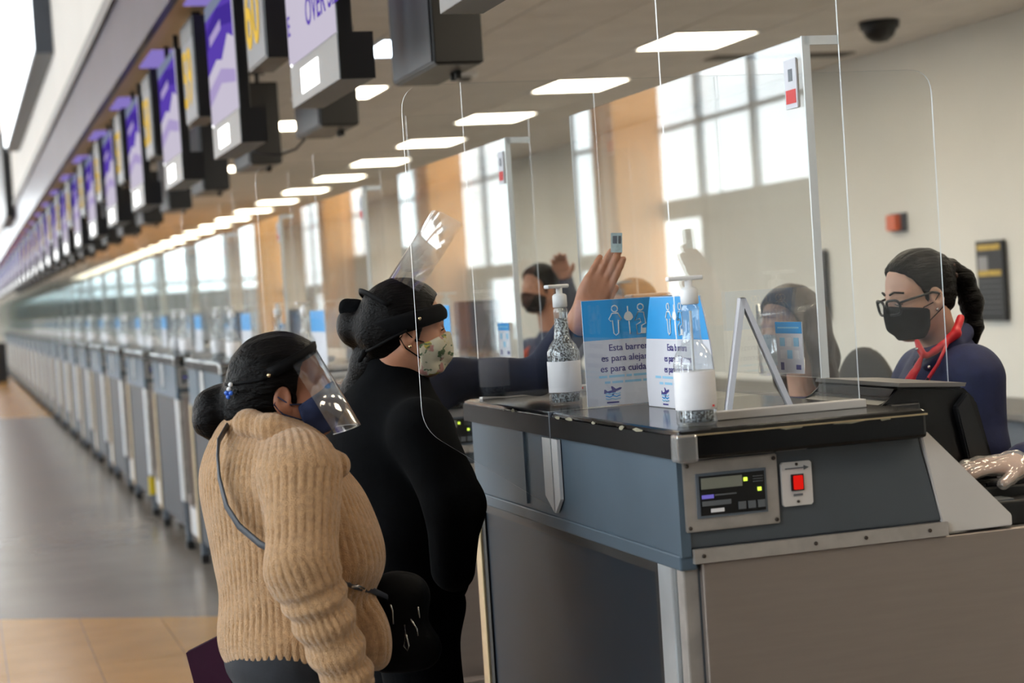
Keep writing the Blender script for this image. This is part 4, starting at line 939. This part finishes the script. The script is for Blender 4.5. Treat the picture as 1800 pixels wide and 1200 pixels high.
tube('eyebrow', loc_pts(t, Hm(hd, (.09, -.014, .024), (.084, -.034, .029), (.070, -.052, .022))), .003, HAIR, t, 6)
tube('eyelashes', loc_pts(t, Hm(hd, (.088, -.018, .002), (.0895, -.032, .004), (.080, -.047, .0))), .0016, HAIR, t, 5)
# identity card held up in the raised hand
c = np.array((1.566,4.222,1.597)); t2 = thing('identity_card', tuple(c), 'small pale identity card held up by the woman in black', 'card')
xr = np.array((.954, -.291, -.065))*.014; xu = np.array((.07, .009, 1.))*.024; nn = np.array((.29, .957, 0))*.0006
mesh_obj('card_sheet', [-xr-xu-nn, xr-xu-nn, xr+xu-nn, -xr+xu-nn, -xr-xu+nn, xr-xu+nn, xr+xu+nn, -xr+xu+nn], [(0, 1, 2, 3), (7, 6, 5, 4), (0, 4, 5, 1), (1, 5, 6, 2), (2, 6, 7, 3), (3, 7, 4, 0)], mat('card_pale_green', (176, 196, 198), .4, 0, .15, 120), t2)
for i, (a, b_, m) in enumerate(((-.7, .1, 'greyp'), (.3, .8, 'keyp'))): mesh_obj('card_print', [xr*a+xu*-.1-nn*2, xr*b_+xu*-.1-nn*2, xr*b_+xu*.7-nn*2, xr*a+xu*.7-nn*2], [(0, 1, 2, 3)], M[m], t2)

# ------------------------------------------------ agent with glasses
hd = Head((2.336,4.129,1.418), (-.975, -.03, -.22), (-.22, 0, .97), .9)
base = np.array((2.405,4.132,1.148)); base[2] = 0
t = person(tuple(base), 'check-in agent with glasses, black mask and red neck scarf looking down')
nk = (2.412,4.165,1.282)
feet = [(base[0], base[1]-.1, 0), (base[0], base[1]+.1, 0)]
Sb = SD(); Sb.el((2.403,4.131,1.119), (.09, .14, .16)); Sb.el((2.396,4.129,0.959), (.10, .14, .16)); Sb.rc(nk, (2.399,4.134,1.163), .052, .08); legs(Sb, (base[0], base[1]-.09, .85), (base[0], base[1]+.09, .85), feet[0], feet[1], (.07, .045, .035))
mesh_from('body', [hd.skin(nk).verts(.0032), Sb.verts(.016)], SK3, t)
S = SD(); S.rc((2.432,4.168,1.260), (2.417,4.150,1.183), .07, .10, .05); S.rc((2.401,3.999,1.222), (2.441,4.311,1.211), .068, .066, .06)
S.el((2.397,4.132,1.098), (.125, .17, .15), k=.06); S.el((2.391,4.130,0.945), (.13, .17, .2), k=.06); S.el((2.331,4.152,1.088), (.07, .12, .08), k=.05)
S.chain([(2.397,3.968,1.200), (2.379,3.927,1.032), (2.253,3.921,0.961)], [.068, .058, .045], .025); S.chain([(2.425,4.335,1.172), (2.424,4.372,0.999), (2.302,4.282,0.926)], [.062, .055, .042], .025)
mesh_from('blazer', [S.verts(.006)], NAVYC, t, lambda V: folds(V, .0035, 28, 7))
S = SD(); S.chain([(2.457,4.121,1.313), (2.398,4.075,1.278), (2.322,4.071,1.243)], [.026, .026, .018], .015); S.chain([(2.421,4.215,1.292), (2.336,4.134,1.241)], [.026, .02], .015); mesh_from('blazer_collar', [S.verts(.005)], NAVYC, t)
S = SD(); S.chain([(2.420,4.071,1.354), (2.396,4.056,1.317), (2.356,4.051,1.290), (2.311,4.059,1.264)], [.010, .012, .010, .007], .006); S.rc((2.296,4.075,1.302), (2.303,4.062,1.271), .008, .010, .006); S.rc((2.294,4.059,1.257), (2.263,4.061,1.208), .007, .013, .006); S.rc((2.263,4.061,1.208), (2.243,4.066,1.157), .011, .005, .006)
mesh_from('neck_scarf', [S.verts(.0035)], SCARF, t, lambda V: folds(V, .002, 130, 3))
tube('lanyard', loc_pts(t, [(2.359,4.040,1.290), (2.324,4.028,1.244), (2.300,4.030,1.215), (2.282,4.034,1.187)]), .0055, SCARF, t, 6, .5); tube('lanyard_clip', loc_pts(t, [(2.294,4.026,1.212), (2.274,4.036,1.177), (2.254,4.047,1.147)]), .004, FOAM, t, 6, .5); 
for p_ in ((2.300,4.030,1.239), (2.290,4.066,1.284)): S = SD(); S.el(p_, (.004, .004, .004)); mesh_from('pin', [S.verts(.0016)], METAL, t)
S = SD(); legs(S, (base[0], base[1]-.09, .85), (base[0], base[1]+.09, .85), feet[0], feet[1], (.10, .075, .055)); S.el((base[0], base[1], .9), (.13, .17, .1)); mesh_from('trousers', [S.verts(.016)], NAVYC, t)
shoes(t, feet, (-1, 0, 0))
S = hd.hair(.009, (.09, 0, -.03), (.082, .16, .122)); S.rc(hd(-.09, 0, .05), hd(-.128, 0, .045), .034, .018, .02); S.chain([hd(-.128, 0, .045), hd(-.158, -.005, .0), hd(-.165, -.005, -.07), hd(-.15, 0, -.14), hd(-.132, .0, -.20)], [.018, .027, .029, .022, .005], .015);
mesh_from('hair', [S.verts(.0035)], HAIR, t, lambda V: folds(V@hd.R, .0020, 300, 2, (.10, 1, 1)))
S = SD(); 
for i in range(10): a = i*.628; S.el(hd(-.118+.006*math.cos(a*3), .024*math.cos(a), .036+.024*math.sin(a)), (.009, .009, .009), k=.004)
mesh_from('scrunchie', [S.verts(.003)], mat('leopard_scrunchie', (60, 36, 26), .6, 0, .6, 120), t)
mesh_from('face_mask', [hd.mask(.007).verts(.004)], MASKB, t, lambda V: folds(V, .001, 120, 5))
for s in (-1, 1):
    tube('ear_loop', loc_pts(t, Hm(hd, (.03, .062*s, -.030), (.0, .078*s, -.022), (-.022, .082*s, -.002), (-.036, .08*s, -.02), (-.02, .078*s, -.045), (.02, .064*s, -.07))), .0014, MASKB, t, 6)
    tube('eyebrow', loc_pts(t, Hm(hd, (.094, .013*s, .026), (.089, .032*s, .032), (.072, .054*s, .025))), .0028, HAIR, t, 6)
    tube('eyelashes', loc_pts(t, Hm(hd, (.088, .018*s, -.003), (.0895, .032*s, -.006), (.080, .047*s, -.004))), .0014, HAIR, t, 5)
    rim = [hd(.104-.30*abs(y_)*.6, (y_+.034)*s if False else s*(.034+y_), -.008+z_) for y_, z_ in [(.026*math.copysign(abs(math.cos(a))**.6, math.cos(a)), .021*math.copysign(abs(math.sin(a))**.6, math.sin(a))) for a in np.linspace(0, 2*math.pi, 20)[:-1]]]
    rim = [hd(.108-.35*max(0, abs((hd.R.T@(np.array(r_)-hd.O)/hd.s)[1])-.03), (hd.R.T@(np.array(r_)-hd.O)/hd.s)[1], (hd.R.T@(np.array(r_)-hd.O)/hd.s)[2]) for r_ in rim]
    tube('glasses_rim', loc_pts(t, rim), .0035, M['black'], t, 6, closed=True); mesh_obj('lens', loc_pts(t, rim), [tuple(range(len(rim)))], M['visor'], t)
    tube('glasses_temple', loc_pts(t, Hm(hd, (.098, .062*s, .004), (.06, .075*s, .006), (.0, .080*s, .006), (-.02, .080*s, -.002))), .0034, M['black'], t, 6, .6)
    S = SD(); S.el(hd(-.004, .076*s, -.045), (.004, .004, .006)); mesh_from('earring', [S.verts(.002)], METAL, t)
tube('glasses_bridge', loc_pts(t, Hm(hd, (.108, -.009, -.002), (.112, 0, .0), (.108, .009, -.002))), .0026, M['black'], t, 6)

# ------------------------------------------------ other agents, simpler
def agent(hp, fwd, label, cloth, hair, maskm, skin, up=(0, 0, 1), s=.9, tail=None, shield=False, res=.007, arms=(), extra=None, shoulder=.16, bare=None):
    h = Head(hp, fwd, up, s); f = unit((fwd[0], fwd[1], 0)); l = np.array((-f[1], f[0], 0)); Z = np.array((0, 0, 1.))
    b = np.array(hp)-f*.05; b[2] = 0; hz = hp[2]; t = person(tuple(b), label); ft = [b-l*.1, b+l*.1]; R = np.stack([f, l, Z], 1)
    nk = np.array(hp)-f*.055-Z*.2; parts = []
    Sb = SD(); Sb.el(b+Z*(hz-.42), (.1, .14, .16), R); Sb.el(b+Z*(hz-.6), (.1, .14, .16), R); Sb.rc(nk, b+Z*(hz-.36), .05, .08); legs(Sb, b-l*.09+Z*.8, b+l*.09+Z*.8, ft[0], ft[1], (.07, .045, .035))
    parts = [h.skin(nk).verts(.0045), Sb.verts(.018)]
    C = SD(); C.rc(nk-Z*.03, nk-Z*.08, .058, .09, .04); C.rc(nk-Z*.09-l*shoulder, nk-Z*.09+l*shoulder, .06, .06, .06); C.el(b+Z*(hz-.42), (.125, .17, .15), R, .06); C.el(b+Z*(hz-.62), (.13, .17, .2), R, .06)
    if not arms: arms = [[nk-Z*.1+l*sgn*.18, nk-Z*.34+l*sgn*.21-f*.02, nk-Z*.44+l*sgn*.15+f*.2] for sgn in (-1, 1)]
    for ia, a in enumerate(arms):
        C.chain(a, [.06, .052, .042], .03); SH = SD()
        if ia == bare: continue
        d = np.array(a[2])-np.array(a[1]); hand_prims(SH, np.array(a[2])+unit(d)*.02, d, Z+f*.2, 1, (.3, .3, .3, .35)); parts.append(SH.verts(.005))
    mesh_from('body', parts, skin, t); mesh_from('jacket', [C.verts(.009)], cloth, t, lambda V: folds(V, .004, 28, 5))
    S = SD(); legs(S, b-l*.09+Z*.8, b+l*.09+Z*.8, ft[0], ft[1], (.1, .075, .055)); S.el(b+Z*(hz-.72), (.13, .17, .1), R); mesh_from('trousers', [S.verts(.018)], NAVYC, t)
    H = h.hair(.013)
    if tail == 'long':
        for sgn in (-1, 1): H.chain([h(-.03, .075*sgn, .03), h(-.03, .09*sgn, -.06), h(-.03, .09*sgn, -.17), h(-.02, .085*sgn, -.26)], [.035, .035, .032, .012], .03)
        H.chain([h(-.09, 0, 0), h(-.09, 0, -.12), h(-.08, 0, -.24)], [.06, .06, .03], .04)
    elif tail == 'bun': H.el(h(-.125, 0, .03), (.035, .04, .04))
    mesh_from('hair', [H.verts(.005)], hair, t, lambda V: folds(V, .0015, 150, 2, (1, 1, .3)))
    mesh_from('face_mask', [h.mask(.007).verts(.005)], maskm, t)
    if shield:
        f_, l_, u_ = h.R.T; arc_sheet('face_shield', h(-.012, 0, .085), h(.03, 0, -.13), f_, l_, .092, .088, -1.3, 1.3, M['visor'], t)
        tube('shield_band', loc_pts(t, [h(-.012+.104*math.cos(a), .098*math.sin(a), .055) for a in np.linspace(-1.9, 1.9, 20)]), .010, M['visor'], t, 6, .3)
        tube('shield_edge', loc_pts(t, [h(.03+.09*math.cos(a), .09*math.sin(a), -.13) for a in np.linspace(-1.3, 1.3, 16)]), .0016, M['edge'], t, 5)
    if extra: extra(t, h, nk, f, l, Z)
    return t
MASKL = mat('pale_blue_mask', (150, 168, 180), .8, 0, .05, 60); VEST = mat('orange_red_strap', (224, 84, 40), .6, 0, .06, 20); SLATE = mat('slate_uniform', (58, 62, 84), .8, 0, .1, 30)
agent((2.290,4.789,1.339), (-.93, -.30, -.12), 'agent with long brown hair behind a face shield and the leaflet', NAVYC, HAIRB, MASKL, SK3, (-.1, 0, 1), .92, 'long', True)
def strap(t, h, nk, f, l, Z):
    for sg in (-1, 1): tube('orange_strap', loc_pts(t, [nk-Z*.05+l*.07*sg, nk-Z*.12+f*.10+l*.10*sg, nk-Z*.25+f*.145+l*.10*sg, nk-Z*.42+f*.14+l*.09*sg]), .028, VEST, t, 6, .35)
hp = np.array((2.636,8.191,1.491))
agent(tuple(hp), (-.93, -.36, -.08), 'distant agent with black mask and orange strap raising one hand', SLATE, HAIR, MASKB, SK1, (0, 0, 1), .92, None, False, arms=[[hp+np.array((.03, -.2, -.30)), hp+np.array((-.18, -.22, -.46)), hp+np.array((-.40, -.15, -.42))], [hp+np.array((.08, .18, -.30)), hp+np.array((.20, .10, -.16)), hp+np.array((.12, -.02, .03))]], extra=strap)
agent((2.447,6.468,1.390), (-.95, -.2, -.2), 'agent bent low behind the blue notice card, only dark hair showing', SLATE, HAIRB, MASKB, SK1, (-.2, 0, 1), .9, None)
# the agent at the right edge of the frame with a gloved hand on the keyboard
hp = np.array((2.656,3.638,1.507)); wr = np.array((2.100,3.344,1.064)); elb = np.array((2.324,3.463,1.061)); sh = np.array((2.556,3.629,1.248))
SHg = SD(); hand_prims(SHg, wr, np.array((1.943,3.329,1.070))-wr, (.05, -.12, 1), 1, (.16, .15, .15, .2), .08, .9, (.8, .5, -.3), .1)
def glove(t, h, nk, f, l, Z):
    mesh_from('hand', [SHg.verts(.003)], SK3, t)
    S = SD(); hand_prims(S, wr, np.array((1.943,3.329,1.070))-wr, (.05, -.12, 1), 1, (.16, .15, .15, .2), .08, .98, (.8, .5, -.3), .1); mesh_from('clear_glove', [S.verts(.0035)], GLOVE, t, lambda V: .0035+folds(V, .0025, 160, 4))
agent(tuple(hp), (-.97, -.2, -.1), 'agent at the right edge typing with a clear gloved hand', NAVYC, HAIR, MASKB, SK3, (0, 0, 1), .9, None, arms=[[sh, elb, wr+np.array((.03, .015, 0))], [hp+np.array((.05, .2, -.3)), hp+np.array((0, .24, -.55)), hp+np.array((-.15, .2, -.6))]], extra=glove, bare=0)

# office chairs behind the agents
def chair(loc, rot, label):
    t = thing('office_chair', loc, label, 'chair', 'black office chairs')
    S = SD(); S.el((0, 0, 0), (.04, .2, .17), k=.02); S.rc((0, -.16, -.1), (0, .16, -.1), .04, .04, .03); o = t.location.copy(); V, Q = S.verts(.01); V = V+np.array((.22, 0, 1.07))+np.array(o); mesh_from('backrest', [(V, Q)], M['fabric'], t)
    S = SD(); S.el((0, 0, .62), (.22, .22, .045), k=.02); V, Q = S.verts(.012); mesh_from('seat', [(V+np.array(o), Q)], M['fabric'], t)
    tube('back_support', [(.1, 0, .6), (.24, 0, .68), (.26, 0, .9)], .02, M['black'], t); tube('column', [(0, 0, .1), (0, 0, .6)], .03, M['black'], t)
    for sg in (-1, 1): tube('armrest', [(.12, .23*sg, .62), (.14, .26*sg, .78), (.12, .27*sg, .86), (-.02, .27*sg, .88), (-.12, .26*sg, .86)], [.018, .02, .026, .03, .022], M['black'], t)
    for i in range(5): a = i*1.2566; tube('base_arm', [(0, 0, .1), (.28*math.cos(a), .28*math.sin(a), .06)], .018, M['black'], t); lathe('caster', [(.02, 0), (.03, .015), (.03, .04), (.02, .05)], M['black'], t, 10, (.28*math.cos(a), .28*math.sin(a), 0))
    t.rotation_euler.z = rot; return t
p = np.array((2.781,5.314,1.147)); chair((p[0]-.2, p[1], 0), 0., 'black office chair with curved armrests between the two agents')
